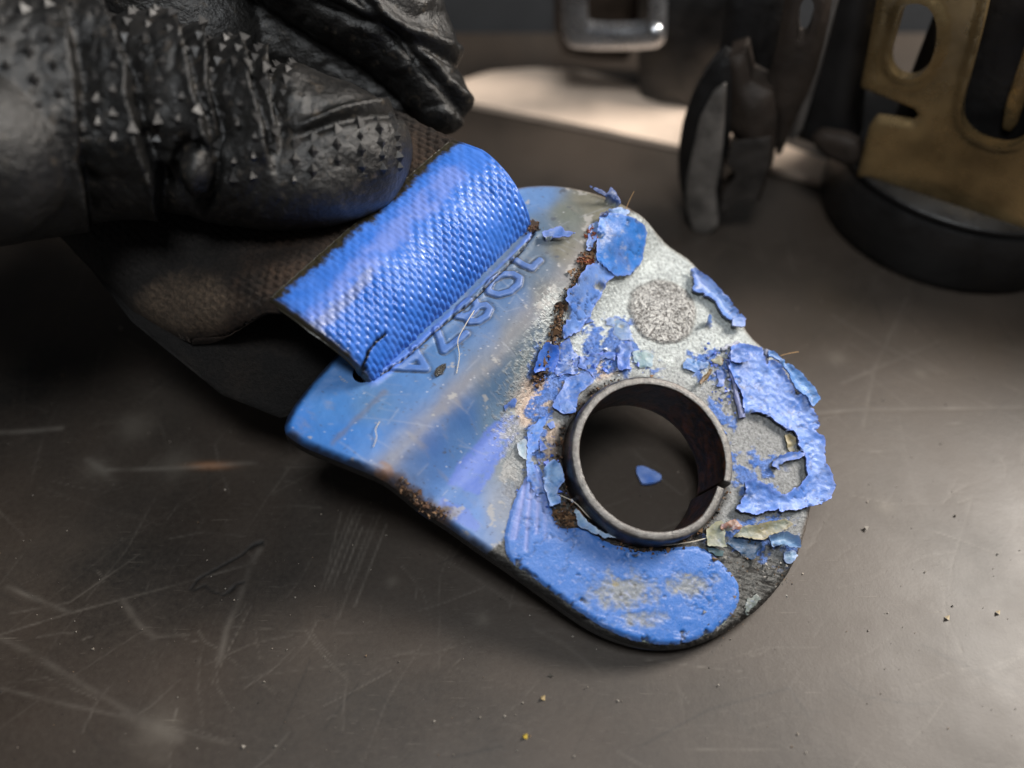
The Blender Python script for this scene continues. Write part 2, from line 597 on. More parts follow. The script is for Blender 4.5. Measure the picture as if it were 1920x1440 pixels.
letters = {  # strokes of the stamped 1 0 8 7 A, read with the lobe at the top
    'one': [[(1250, 250), (1330, 290), (1420, 330)], [(1425, 332), (1455, 290), (1500, 252)]],
    'zero': [[(1010, 560), (1100, 585), (1210, 555), (1295, 485), (1305, 420), (1240, 385), (1130, 395), (1035, 455), (1000, 520), (1010, 560)]],
    'eight': [[(700, 790), (735, 705), (805, 645), (875, 650), (893, 705), (845, 765), (770, 800), (700, 795)],
              [(893, 700), (975, 682), (1018, 722), (985, 790), (905, 840), (825, 845), (800, 812), (845, 765)]],
    'seven': [[(500, 920), (545, 1020), (575, 1125)], [(575, 1125), (680, 1045), (790, 955)]],
    'a': [[(285, 1100), (345, 1195), (405, 1295)], [(80, 1285), (240, 1288), (405, 1295)], [(325, 1165), (215, 1240), (180, 1285)]]}
letter_uv = []
for st in letters.values():
    for s in st:
        letter_uv.append(px_uv(crop(720, 440, 5.144, s)))

C_BLUE = srgb(62, 112, 200)
C_LAV = srgb(104, 124, 200)
C_PRIMER = srgb(128, 138, 126)
smp = [  # weathered paint of the slot side: photo pixel, colour of the dirty paint there
    (545, 790, 60, 118, 200), (640, 830, 66, 122, 200), (620, 760, 78, 128, 198), (700, 760, 98, 130, 180), (690, 830, 80, 128, 200),
    (780, 850, 92, 122, 180),
    (800, 830, 74, 112, 180), (860, 780, 70, 108, 168), (920, 710, 84, 108, 142), (980, 640, 96, 108, 126), (1030, 560, 112, 108, 108),
    (960, 560, 98, 120, 164), (900, 620, 100, 124, 172), (840, 680, 92, 124, 176), (780, 720, 92, 128, 186), (1010, 500, 108, 116, 138), (1060, 470, 130, 116, 104),
    (1000, 430, 104, 116, 140), (1060, 400, 124, 118, 112), (1010, 370, 110, 136, 188), (965, 380, 100, 134, 196), (1100, 375, 130, 116, 104),
    (1130, 400, 126, 112, 98), (930, 800, 116, 132, 158), (870, 840, 98, 128, 182), (960, 870, 148, 140, 142), (940, 950, 148, 144, 162),
    (880, 960, 106, 136, 200), (820, 900, 100, 130, 190), (780, 900, 110, 130, 180), (990, 760, 150, 142, 138), (1000, 700, 120, 124, 128)]
smp_uv = px_uv([s[:2] for s in smp])
smp_c = np.array([srgb(*s[2:]) for s in smp])

def idw(P):
    num = 0
    den = 0
    for q, c in zip(smp_uv, smp_c):
        w = 1.0 / (((P - q) ** 2).sum(1) + .004) ** 1.7
        num = num + w[:, None] * c
        den = den + w
    return num / den[:, None]

def mixc(a, b, f):
    f = np.clip(f, 0, 1)[:, None]
    return a * (1 - f) + b * f

# dirty paint ends along this jagged line; beyond it lies bare zinc
slot_side = jagged(px_uv([(1190, 395), (1135, 420), (1110, 470), (1080, 525), (1050, 590), (1035, 640), (1010, 690), (985, 740), (975, 790),
                          (985, 830), (985, 880), (960, 945), (940, 1020), (900, 1040), (600, 900), (440, 800), (700, 300), (1100, 300)]), .05, .05, 2.0, 5)
WELD = px_uv([(1243, 583)])[0]
groove_lines = [px_uv([(700, 713), (762, 671), (830, 611), (880, 571), (925, 526), (960, 491), (985, 462), (1000, 440)])]
lav_patch = jagged(px_uv(crop(480, 640, 2.4, [(930, 520), (1040, 400), (1105, 335), (1180, 330), (1190, 400), (1080, 560), (1000, 690), (860, 640)])), .04, .06, 8.0, 6)
lav2 = jagged(px_uv(crop(480, 640, 2.4, [(850, 700), (960, 760), (1010, 830), (980, 860), (880, 800), (800, 760)])), .04, .06, 9.0, 6)
beige = px_uv(crop(940, 560, 6, [(250, 900), (420, 840), (700, 880), (690, 1000), (560, 1150), (540, 1290), (420, 1340), (330, 1440), (230, 1420), (170, 1280), (180, 1100)]))
beige2 = px_uv(crop(940, 560, 6, [(1090, 780), (1180, 670), (1300, 740), (1310, 830), (1080, 920)]))
beige3 = px_uv(crop(940, 760, 6, [(470, 270), (640, 220), (650, 600), (420, 580), (520, 490)]))

P, Q, BE, sd = grid_sheet(outline, .0135, [circle(RING_C, .845), slot])
u, v = P[:, 0], P[:, 1]
h = plate_h0(u, v)
inn = -sd
d_out = -poly_sdf(P, outline)[0]
h = h - .08 * (1 - np.clip(d_out / .09, 0, 1)) ** 2
d_paint = poly_sdf(P, slot_side)[0] + .03 * fbm(u * 14, v * 14, 1.0, 3)
paint = sstep(.012, -.012, d_paint)
# speckled transition where the film is rubbed through along the valley
trans = sstep(-.55, -.05, d_paint) * sstep(-.3, .25, fbm(u * 22, v * 22, 4.0, 3) + .55 * sstep(-.35, -.05, d_paint) - .35)
trans *= sstep(.9, .5, v) * sstep(-1.5, -.8, v)
worn = paint * (1 - .85 * trans)
# zinc colours
z_pale = srgb(178, 184, 184); z_grey = srgb(140, 142, 143); z_dark = srgb(98, 98, 96)
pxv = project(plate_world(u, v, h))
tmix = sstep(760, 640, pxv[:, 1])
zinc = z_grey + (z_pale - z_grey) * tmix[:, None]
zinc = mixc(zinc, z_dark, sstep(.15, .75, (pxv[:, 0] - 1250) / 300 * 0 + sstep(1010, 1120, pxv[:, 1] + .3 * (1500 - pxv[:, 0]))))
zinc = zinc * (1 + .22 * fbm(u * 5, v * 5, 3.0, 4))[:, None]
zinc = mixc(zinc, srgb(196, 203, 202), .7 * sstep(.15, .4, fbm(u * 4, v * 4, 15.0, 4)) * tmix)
bz = sstep(.06, -.05, np.minimum(np.minimum(poly_sdf(P, beige)[0], poly_sdf(P, beige2)[0]), poly_sdf(P, beige3)[0]) + .03 * fbm(u * 12, v * 12, 2.0, 3))
zinc = mixc(zinc, srgb(186, 168, 154), bz)
wd = np.hypot(u - WELD[0], v - WELD[1]) + .05 * fbm(u * 4, v * 4, 7.0, 4)
weld = sstep(.42, .36, wd)
zinc = mixc(zinc, srgb(180, 178, 175), .8 * weld)
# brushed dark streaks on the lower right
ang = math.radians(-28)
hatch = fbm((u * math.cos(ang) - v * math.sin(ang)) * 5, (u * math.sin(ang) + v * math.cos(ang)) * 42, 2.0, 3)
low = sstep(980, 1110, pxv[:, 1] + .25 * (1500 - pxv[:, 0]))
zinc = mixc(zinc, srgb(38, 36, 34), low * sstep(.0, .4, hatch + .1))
film = np.array([.60, .74, .74]) * idw(P) * (1 + .10 * fbm(u * 7, v * 7, 1.0, 4))[:, None]
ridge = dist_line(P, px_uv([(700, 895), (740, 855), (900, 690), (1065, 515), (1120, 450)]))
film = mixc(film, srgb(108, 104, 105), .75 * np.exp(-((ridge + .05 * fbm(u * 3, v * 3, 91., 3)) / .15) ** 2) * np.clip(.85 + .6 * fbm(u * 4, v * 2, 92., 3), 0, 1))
film = mixc(film, srgb(128, 122, 116), .3 * sstep(.12, .5, fbm(u * 3.1, v * 9, 22.0, 5)))
film = mixc(film, .8 * C_LAV * np.array([.9, 1.02, 1]), sstep(.02, -.02, poly_sdf(P, lav_patch)[0] + .02 * fbm(u * 20, v * 20, 2., 2)) * sstep(-.35, .1, fbm(u * 9, v * 9, 31., 3) + .25))
film = mixc(film, .8 * C_LAV * np.array([.9, 1.02, 1]), .9 * sstep(.02, -.02, poly_sdf(P, lav2)[0]))
rs = np.random.default_rng(21)
scm = np.zeros(len(P))
for _ in range(90):
    p0 = np.array([rs.uniform(-2.9, -1.0), rs.uniform(-2.1, 2.1)])
    a_ = rs.choice([rs.normal(.1, .25), rs.normal(1.4, .4)])
    p1 = p0 + rs.gamma(1.6, .16) * np.array([math.cos(a_), math.sin(a_)])
    lo_, hi_ = np.minimum(p0, p1) - .05, np.maximum(p0, p1) + .05
    kk_ = np.nonzero((u > lo_[0]) & (u < hi_[0]) & (v > lo_[1]) & (v < hi_[1]))[0]
    if len(kk_):
        scm[kk_] = np.maximum(scm[kk_], rs.uniform(.3, 1) * np.exp(-(dist_line(P[kk_], np.array([p0, p1])) / .008) ** 2))
film = mixc(film, srgb(150, 154, 166), .32 * scm)
chp = sstep(.34, .37, fbm(u * 5.5, v * 5.5, 141., 5, .6))
film = mixc(film, srgb(74, 78, 88), .8 * chp)
chp2 = sstep(.36, .39, fbm(u * 4.5, v * 4.5, 151., 5, .6) + .25 * sstep(-.5, -.1, d_paint))
film = mixc(film, srgb(150, 148, 146), .7 * chp2)
spk = fbm(u * 26, v * 26, 41., 2)
film = mixc(film, srgb(60, 58, 60), .55 * sstep(.42, .55, spk))
film = mixc(film, srgb(190, 190, 196), .6 * sstep(-.5, -.62, spk))
rem_px = [[(1000, 645), (1100, 660), (1190, 640), (1230, 700), (1120, 700), (1040, 760), (1010, 900), (1050, 960), (1000, 950), (985, 830)],
          [(1080, 590), (1180, 600), (1200, 660), (1100, 690)], [(1360, 850), (1450, 850), (1460, 950), (1390, 960)], [(1290, 660), (1370, 650), (1370, 720), (1310, 720)],
          [(1300, 780), (1340, 740), (1380, 800), (1350, 830)], [(1320, 1000), (1470, 960), (1500, 1040), (1400, 1050)]]
rem = np.full(len(P), 9.)
for r_ in rem_px:
    rem = np.minimum(rem, poly_sdf(P, px_uv(r_))[0])
remn = sstep(.05, .16, fbm(u * 7, v * 7, 51., 5, .62) + .40 * sstep(.10, -.12, rem) - .17)
remc = mixc(np.tile(srgb(58, 100, 172), (len(P), 1)), srgb(104, 130, 186), .5 + fbm(u * 9, v * 9, 61., 3))
zinc = mixc(zinc, remc, remn * sstep(.2, -.02, rem) * (1 - weld))
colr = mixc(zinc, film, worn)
# soil line between film and zinc, soil along the lower rim
soil = np.exp(-(d_paint / .05) ** 2) * sstep(-.3, .3, fbm(u * 8, v * 8, 6., 3) + .25 + .35 * sstep(0, 1.2, v)) * sstep(-.3, .1, v)
colr = mixc(colr, srgb(58, 44, 34), .75 * soil)
rim = sstep(.10, .0, d_out + .03 * fbm(u * 7, v * 7, 12., 3))
colr = mixc(colr, srgb(96, 80, 64), .85 * rim * (v > .3))
colr = mixc(colr, srgb(24, 22, 21), .9 * sstep(.07, .01, d_out + .05 * fbm(u * 5, v * 5, 17., 3)) * (v < .3))
stain = np.hypot(u - px_uv([(722, 885)])[0][0], v - px_uv([(722, 885)])[0][1])
colr = mixc(colr, srgb(118, 84, 54), .7 * sstep(.11, .03, stain + .12 * fbm(u * 12, v * 12, 2., 3)))
st2 = dist_line(P, px_uv([(745, 905), (790, 945), (835, 965)]))
colr = mixc(colr, srgb(70, 54, 38), .85 * sstep(.14, .02, st2 + .09 * fbm(u * 12, v * 12, 8., 3)))
streak = dist_line(P, px_uv([(625, 830), (680, 775), (720, 735)]))
colr = mixc(colr, srgb(96, 96, 108), .55 * sstep(.05, .0, streak + .02 * fbm(u * 9, v * 9, 3., 2)))
ring_soil = np.hypot(u, v)
colr = mixc(colr, srgb(40, 33, 27), .9 * sstep(1.0, .87, ring_soil + .1 * fbm(u * 6, v * 6, 14., 3)))
# stamped characters
dl = np.full(len(P), 9.)
for s in letter_uv:
    dl = np.minimum(dl, dist_line(P, s))
emb = sstep(.042, .028, dl)
h += .020 * emb - .012 * np.exp(-((dl - .05) / .012) ** 2)
colr = mixc(colr, srgb(74, 106, 172), .6 * sstep(.040, .03, dl))
colr = mixc(colr, srgb(48, 46, 50), .62 * sstep(.016, .003, np.abs(dl - .046) + .008 * fbm(u * 20, v * 20, 4., 2)))
# crack in the paint along the foot of the webbing
dg = np.full(len(P), 9.)
for g in groove_lines:
    dg = np.minimum(dg, dist_line(P, g) + .012 * fbm(u * 16, v * 16, 5., 2))
h += .02 * sstep(.10, .02, dg) - .05 * sstep(.016, .004, dg)
colr = mixc(colr, srgb(86, 122, 205), .7 * sstep(.10, .03, dg) * (u < -2.5))
colr = mixc(colr, srgb(20, 22, 30), sstep(.018, .006, dg))
# relief: paint film is proud of the zinc, zinc is pitted, film has orange peel
h += .012 * worn + (1 - worn) * (.016 * fbm(u * 20, v * 20, 2., 4, .6) * (1 - weld)) + worn * .005 * fbm(u * 9, v * 9, 6., 3)
h += .014 * remn * sstep(.2, -.02, rem) * (1 - worn) * (1 - weld) + .012 * weld - .012 * np.exp(-((wd - .39) / .02) ** 2)
h -= .012 * low * (1 - worn) * sstep(.0, .4, hatch)
top = np.stack([u, v, h], 1)
bot = np.stack([u, v, plate_h0(u, v) - .30 + .02 * (1 - np.clip(d_out / .08, 0, 1)) ** 2], 1)
# keep the rim from folding where it is rounded
V, QQ, tg, bv = solid_from_sheet(P, Q, BE, top, bot)
cside = np.tile(srgb(24, 23, 23), (2 * len(bv), 1))
sx = P[bv]
chips = sstep(.25, .45, fbm(sx[:, 0] * 3, sx[:, 1] * 3, 33., 3))
cs1 = mixc(np.tile(srgb(16, 15, 15), (len(bv), 1)), srgb(60, 70, 96), .4 * chips)
cs2 = mixc(np.tile(srgb(20, 19, 19), (len(bv), 1)), srgb(52, 78, 130), sstep(.05, .35, fbm(sx[:, 0] * 2, sx[:, 1] * 2, 44., 3)) * .7)
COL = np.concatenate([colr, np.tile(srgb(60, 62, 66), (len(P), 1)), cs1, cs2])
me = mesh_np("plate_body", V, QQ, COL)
pad = lambda a: np.concatenate([a, np.zeros(len(V) - len(a))])
add_float(me, "film", pad(worn))
add_float(me, "weld", pad(weld))
add_float(me, "brushed", pad(low * (1 - worn)))

k = NT("weathered_plate")
c = k.coord()
col = k.attr("Col")
film_f = k.attr("film", True)
weld_f = k.attr("weld", True)
bare = k.math('SUBTRACT', 1.0, film_f)
# wormy grain of the weld button
w1 = k.math('ABSOLUTE', k.math('SUBTRACT', k.noise(c, 10, 2, .5, 2.2), .5))
worm = k.ramp(w1, .0, .055)
col = k.mix(k.math('MULTIPLY', k.math('MULTIPLY', k.math('SUBTRACT', 1.0, worm), weld_f), .75), col, srgb(92, 84, 78))
g1 = k.noise(c, 30, 4, .7)
f1 = k.ramp(g1, .32, .66, .42, 1.34)
cc = k.n('ShaderNodeCombineColor')
for i in range(3):
    k.l(f1, cc.inputs[i])
colg = k.mix(1.0, col, cc.outputs[0], 'MULTIPLY')
col = k.mix(k.math('MULTIPLY', bare, .8), col, colg)
dirt = k.ramp(k.noise(c, 60, 3, .6), .66, .72)
col = k.mix(k.math('MULTIPLY', dirt, .35), col, srgb(52, 46, 42))
hgt = k.math('ADD', k.math('MULTIPLY', worm, weld_f), k.math('MULTIPLY', k.math('MULTIPLY', g1, bare), 1.0))
nb = k.bump(hgt, .9, .03)
nb = k.bump(k.noise(c, 26, 4, .6), .25, .010, nb)
k.set(color=col, rough=k.math('SUBTRACT', k.ramp(k.noise(c, 4, 5), .3, .7, .38, .56), k.math('MULTIPLY', bare, .04)), metal=k.math('MULTIPLY', bare, .38), normal=nb, spec=.5)
M_PLATE = k.m

plate = empty("anchor_plate", PLATE_M)
tag(plate, "bent belt anchor plate with peeling blue paint and a round steel bush", "anchor plate")
new_obj("plate_body", me, M_PLATE, plate)

# stamped characters as a flat relief are in the body; here the split steel bush
def build_bush():
    gap_uv = px_uv([(1352, 912)], h=.30)[0]
    ga = math.atan2(gap_uv[1], gap_uv[0])
    prof = [(.748, -.40), (.748, .322), (.755, .334), (.760, .336), (.818, .336), (.826, .331), (.845, .290), (.850, .10), (.86, .03), (.86, -.36), (.84, -.40)]
    # resample the profile
    pr = []
    for a, b in zip(prof, prof[1:] + prof[:1]):
        n = max(1, int(math.dist(a, b) / .03))
        for i in range(n):
            pr.append((a[0] + (b[0] - a[0]) * i / n, a[1] + (b[1] - a[1]) * i / n))
    pr = np.array(pr)
    nth = 300
    th = np.linspace(ga + .075, ga + 2 * math.pi - .03, nth)
    R = pr[None, :, 0] + (.012 - .05 * np.exp(-(th - th[0]) / .5) * 0 - .045 * sstep(2 * math.pi - .75, 2 * math.pi - .05, th - ga))[:, None]
    Hh = np.broadcast_to(pr[None, :, 1], R.shape)
    TH = np.broadcast_to(th[:, None], R.shape)
    nz = fbm(np.cos(TH) * 7, np.sin(TH) * 7, Hh * 9, 4)
    R = R + .007 * nz
    Hh = Hh + .006 * fbm(np.cos(TH) * 9, np.sin(TH) * 9, 4., 3) * (Hh > .2)
    V = np.stack([R * np.cos(TH), R * np.sin(TH), Hh], -1).reshape(-1, 3)
    m = len(pr)
    idx = np.arange(nth * m).reshape(nth, m)
    nx = np.roll(idx, -1, 1)
    Q = np.stack([idx[:-1], nx[:-1], nx[1:], idx[1:]], -1).reshape(-1, 4)[:, ::-1]
    rad = R.reshape(-1); hh = Hh.reshape(-1); t = TH.reshape(-1)
    rimf = sstep(.326, .334, hh)
    nz = nz.reshape(-1)
    grime = mixc(np.tile(srgb(17, 14, 12), (len(V), 1)), srgb(84, 50, 28), sstep(.05, .5, nz + .15 * (rad < .8) + .25 * fbm(np.cos(t) * 40, np.sin(t) * 40, hh * 40, 2)))
    grime = mixc(grime, srgb(84, 50, 30), .6 * sstep(.0, .35, fbm(np.cos(t) * 25, np.sin(t) * 25, hh * 25, 3)) * (rad < .8))
    grime = mixc(grime, srgb(110, 60, 34), .8 * sstep(.1, .4, fbm(np.cos(t) * 4, np.sin(t) * 4, hh * 6 + 9, 3)) * (rad < .8) * sstep(.2, -.3, hh))
    metal = np.tile(srgb(98, 96, 94), (len(V), 1)) * (1 + .8 * fbm(np.cos(t) * 30, np.sin(t) * 30, rad * 40, 3))[:, None]
    metal = mixc(metal, srgb(66, 52, 42), .7 * sstep(.05, .4, fbm(np.cos(t) * 2.2, np.sin(t) * 2.2, 8.0, 3)) * sstep(.80, .84, rad))
    C = mixc(grime, metal, rimf)
    caps = []
    tri = []
    me = mesh_np("bush", V, Q, C)
    # close both ends of the split
    bm_faces = [list(idx[0]), list(idx[-1][::-1])]
    import bmesh
    bm = bmesh.new(); bm.from_mesh(me); bm.verts.ensure_lookup_table()
    for f in bm_faces:
        bm.faces.new([bm.verts[i] for i in f])
    bm.to_mesh(me); bm.free()
    kk = NT("bush_steel")
    c2 = kk.coord()
    col = kk.mix(kk.math('MULTIPLY', kk.ramp(kk.noise(c2, 40, 4, .65), .55, .7), .5), kk.attr("Col"), srgb(20, 18, 16))
    kk.set(color=col, rough=.32, metal=.25, normal=kk.bump(kk.noise(c2, 45, 4, .65), .6, .012))
    return new_obj("bush", me, kk.m, plate)
bush = build_bush()
bush["label"] = "split steel bush with a grey rim and rusty black bore"

# ------------------------------------------------------------------ paint: flakes that stand proud of the zinc
kp = NT("blue_paint")
c = kp.coord()
pc = kp.attr("Col")
pn = kp.noise(c, 18, 5, .6)
pc = kp.mix(kp.ramp(pn, .58, .75, 0, .25), pc, srgb(120, 146, 206))
pc = kp.mix(kp.math('MULTIPLY', kp.ramp(kp.noise(c, 55, 3), .68, .74), .4), pc, srgb(48, 50, 62))
kp.set(color=pc, rough=kp.ramp(kp.noise(c, 9, 5, .65), .3, .7, .26, .52), spec=.5,
       normal=kp.bump(kp.noise(c, 48, 4, .65), .45, .012))
M_PAINT = kp.m

_flake_n = [0]
def flake(px, base=.012, thick=.022, lift=0.0, ldir=None, crumple=.012, cf=7.0, jag=.035, col=C_BLUE, col2=C_LAV, cmix=.5, res=.016,
          back=C_PRIMER, curl=None, name="paint_flake", wear=0.0, lw=.16, tilt=None, label=None, chips=0.0):
    _flake_n[0] += 1
    sdn = _flake_n[0] * 1.37
    uvp = px_uv(px, extra=base + thick)
    poly = jagged(jagged(uvp, .03, 1.5 * jag, sdn, 6), .010, .030, sdn + 9, 24)
    thick = .55 * thick
    lw = .5 * lw
    P, Q, BE, sd = grid_sheet(poly, res)
    if len(Q) == 0:
        return None
    u, v = P[:, 0], P[:, 1]
    c0 = P.mean(0)
    Rr = max(.05, np.abs(P - c0).max())
    inn = -sd
    e = np.exp(-inn / lw)
    if ldir is not None:
        a = math.radians(ldir)
        e = e * np.clip(((P - c0) @ np.array([math.cos(a), math.sin(a)])) / Rr * 1.4, 0, 1)
    rid = .35 - np.abs(fbm(u * cf * .8, v * cf * .8, sdn, 3))
    z = base + thick + lift * e + .55 * crumple * fbm(u * cf * .6, v * cf * .6, sdn, 2) + .8 * crumple * rid + .35 * crumple * fbm(u * cf * 4, v * cf * 4, sdn, 3)
    if tilt is not None:
        a = math.radians(tilt[0])
        z = z + tilt[1] * np.clip(((P - c0) @ np.array([math.cos(a), math.sin(a)])) + tilt[2], 0, 9)
    z = np.maximum(z, .004 + thick)
    chip = sstep(.30, .36, fbm(u * 6.5, v * 6.5, sdn + 70, 4) + .30 * np.exp(-inn / .05) - .22 + chips)
    z = z * (1 - chip) + chip * .006
    z = z - .2 * thick * np.clip(1 - inn / .012, 0, 1) ** 2
    crackf = sstep(.035, .008, np.abs(fbm(u * 4.2, v * 4.2, sdn + 90, 4))) * sstep(-.05, .2, fbm(u * 2, v * 2, sdn + 95, 2)) * (Rr > .22)
    z = z - .7 * thick * crackf
    hp = plate_h0(u, v)
    top = np.stack([u, v, hp + z], 1)
    bot = np.stack([u, v, hp + np.minimum(np.maximum(z - thick, .002), z - .003)], 1)
    if curl is not None:
        (p0, p1), Rc = curl
        a = px_uv([p0, p1], extra=base + thick)
        t = nrm(a[1] - a[0])
        nn = np.array([-t[1], t[0]])
        s = (P - a[0]) @ nn
        m = s > 0
        for arr, off in ((top, 0.0), (bot, thick)):
            rr = Rc + off
            ph = s / Rc
            du = np.where(m, rr * np.sin(ph) - s, 0)
            dz = np.where(m, Rc * 1.0 - rr * np.cos(ph) + off, 0)
            arr[:, 0] += du * nn[0]
            arr[:, 1] += du * nn[1]
            arr[:, 2] += dz
    V, QQ, tg, bv = solid_from_sheet(P, Q, BE, top, bot)
    n1 = fbm(u * 4, v * 4, sdn + 5, 4)
    C = mixc(np.tile(col, (len(P), 1)), col2, cmix + 1.6 * n1) * .80
    if col[2] > 1.5 * col[0]:
        C = C * np.array([.76, 1.02, .92])
    C = .92 * C * (1 - .35 * sstep(.0, .5, fbm(u * 2.5, v * 2.5, sdn + 35, 3)))[:, None]
    C = mixc(C, srgb(70, 66, 64), .5 * sstep(.22, .5, fbm(u * 6, v * 6, sdn + 45, 5, .65)))
    C = mixc(C, C * .45, .75 * sstep(.12, .42, fbm(u * 11, v * 11, sdn + 15, 5, .65)))
    C = mixc(C, C * .3 + .35 * srgb(200, 206, 226), .8 * sstep(.16, .42, fbm(u * 16, v * 13, sdn + 25, 4, .65)))
    if wear:
        w = wear * sstep(.0, .5, fbm(u * 5, v * 5, sdn + 9, 5))
        C = mixc(C, srgb(150, 150, 140), w)
    C = mixc(C, np.minimum(col2 * 1.0, .9), .4 * np.exp(-inn / .01))
    C = mixc(C, srgb(140, 142, 140) * (1 + .2 * n1[:, None] * 0), chip)
    C = mixc(C, C * .25, .85 * crackf)
    cb = np.tile(back, (len(P), 1))
    cs = np.tile(.55 * np.asarray(col) + .15 * np.asarray(back), (2 * len(bv), 1))
    o = new_obj(name, mesh_np(name, V, QQ, np.concatenate([C, cb, cs])), M_PAINT, plate)
    if label:
        o["label"] = label
    return o

def rasp(x, y):
    return crop(x, y, 6, [])

c1 = lambda p: crop(960, 330, 6, p)
c2 = lambda p: crop(1160, 480, 6, p)
c3 = lambda p: crop(1280, 620, 6, p)
c4 = lambda p: crop(940, 560, 6, p)
c5 = lambda p: crop(940, 760, 6, p)
c6 = lambda p: crop(1280, 820, 6, p)

# big remaining coat under the bush
low_px = [(944, 1018), (955, 962), (978, 908), (1003, 862), (1020, 890), (1030, 935), (1043, 985), (1075, 992), (1098, 985), (1122, 1008),
          (1165, 1027), (1220, 1034), (1275, 1026), (1312, 1022), (1345, 1046), (1372, 1072), (1389, 1103), (1386, 1133), (1366, 1163), (1330, 1190),
          (1282, 1208), (1230, 1208), (1172, 1195), (1120, 1170), (1052, 1122), (1000, 1083), (955, 1050)]
def build_low():
    uvp = px_uv(low_px, extra=.03)
    poly = jagged(jagged(smooth_poly(uvp, 1), .03, .022, 77.0, 7), .012, .014, 5., 30)
    P, Q, BE, sd = grid_sheet(poly, .014)
    u, v = P[:, 0], P[:, 1]
    inn = -sd
    hp = plate_h0(u, v)
    d_out = -poly_sdf(P, outline)[0]
    hp = hp - .08 * (1 - np.clip(d_out / .09, 0, 1)) ** 2
    px = project(plate_world(u, v, hp))
    sc = [([(985, 900), (965, 1010)], .9), ([(1000, 880), (990, 960), (985, 1030)], .8), ([(1010, 900), (1005, 1000)], .7), ([(975, 940), (958, 1010)], .6), ([(1020, 930), (1022, 1010)], .4)]
    gm = np.zeros(len(P))
    for pl, s in sc:
        gm = np.maximum(gm, s * np.exp(-(dist_line(px, np.array(pl)) / 3.5) ** 2))
    thick = .03
    z = thick + .008 * fbm(u * 5, v * 5, 3., 4) - .014 * gm
    z = z - .022 * np.clip(1 - inn / .05, 0, 1) ** 2
    rimchip = sstep(.30, .36, fbm(u * 7, v * 7, 88., 4) + .42 * np.exp(-inn / .06) - .16) * (px[:, 1] > 1040)
    z = z * (1 - .8 * rimchip)
    worn_c = np.maximum(np.exp(-((px[:, 0] - 1165) / 75) ** 2 - ((px[:, 1] - 1110) / 42) ** 2), np.exp(-((px[:, 0] - 1290) / 55) ** 2 - ((px[:, 1] - 1098) / 26) ** 2))
    worn_c = np.maximum(worn_c, .8 * np.exp(-((px[:, 0] - 1205) / 60) ** 2 - ((px[:, 1] - 1160) / 22) ** 2))
    wf = sstep(.22, .75, worn_c * .80 + .75 * fbm(u * 9, v * 9, 2., 6, .68))
    z = z - .008 * wf + wf * .008 * fbm(u * 24, v * 24, 3., 2)
    C = mixc(np.tile(srgb(40, 96, 170), (len(P), 1)), .82 * C_LAV * np.array([.8, 1.02, .95]), sstep(1040, 900, px[:, 1]) * .9 + .35 * fbm(u * 4, v * 4, 6., 4))
    C = mixc(C, srgb(150, 150, 196), .6 * gm)
    C = mixc(C, srgb(116, 118, 112), .85 * wf)
    C = mixc(C, srgb(70, 68, 62), .9 * wf * sstep(.15, .4, fbm(u * 18, v * 18, 13., 3)))
    C = mixc(C, srgb(150, 136, 84), .8 * wf * sstep(.2, .45, fbm(u * 9, v * 9, 23., 3)))
    hs = fbm((u * math.cos(-.5) - v * math.sin(-.5)) * 4, (u * math.sin(-.5) + v * math.cos(-.5)) * 40, 2.0, 2)
    C = mixc(C, srgb(186, 196, 232), .5 * sstep(.25, .45, hs) * sstep(1090, 1190, px[:, 1]))
    C = mixc(C, C * .5, .6 * sstep(.15, .45, fbm(u * 8, v * 8, 71., 5, .65)))
    C = mixc(C, srgb(140, 150, 190), .45 * sstep(.2, .4, fbm(u * 22, v * 22, 72., 3, .6)))
    C = mixc(C, srgb(120, 146, 204), .35 * np.exp(-inn / .02))
    C = mixc(C, srgb(44, 42, 40), .9 * rimchip)
    ck = sstep(.03, .008, np.abs(fbm(u * 3.1, v * 3.1, 99., 4))) * sstep(.0, .25, fbm(u * 2, v * 2, 98., 2))
    C = mixc(C, C * .4, .7 * ck)
    z = z - .008 * ck
    V, QQ, tg, bv = solid_from_sheet(P, Q, BE, np.stack([u, v, hp + z], 1), np.stack([u, v, hp + .002], 1))
    cs = np.tile(srgb(34, 48, 86), (2 * len(bv), 1))
    o = new_obj("paint_coat", mesh_np("paint_coat", V, QQ, np.concatenate([C, np.tile(C_PRIMER, (len(P), 1)), cs])), M_PAINT, plate)
    o["label"] = "smooth blue paint coat below the bush, worn to grey in its middle"
build_low()

# tall band of paint at the top left of the lobe
flake(c1([(985, 470), (1090, 430), (1200, 440), (1290, 470), (1385, 500), (1490, 585), (1515, 660), (1490, 800), (1440, 1000), (1390, 1060), (1310, 1125), (1160, 1140),
          (1060, 1060), (950, 960), (938, 850), (955, 640)]), lift=.05, crumple=.020, cf=4, base=.03, thick=.03, col=srgb(66, 124, 218), cmix=.25, jag=.02)
flake(c1([(960, 950), (1060, 1040), (1165, 1130), (1080, 1200), (1030, 1290), (945, 1440), (860, 1600), (760, 1760), (690, 1800), (560, 1830), (580, 1690), (660, 1530), (600, 1400),
          (600, 1290), (700, 1240), (760, 1130), (830, 1050)]), lift=.045, crumple=.015, cf=6, base=.012, thick=.035, col=srgb(92, 128, 222), col2=srgb(140, 158, 236), jag=.02)
flake(c1([(870, 560), (960, 500), (985, 560), (945, 700), (900, 850), (830, 830), (850, 640)]), lift=.02, col=srgb(120, 140, 200))
flake(c1([(1075, 340), (1130, 380), (1240, 350), (1320, 400), (1280, 470), (1180, 490), (1100, 460)]), base=.04, crumple=.04, cf=9, col=srgb(104, 130, 206), col2=srgb(150, 166, 220))
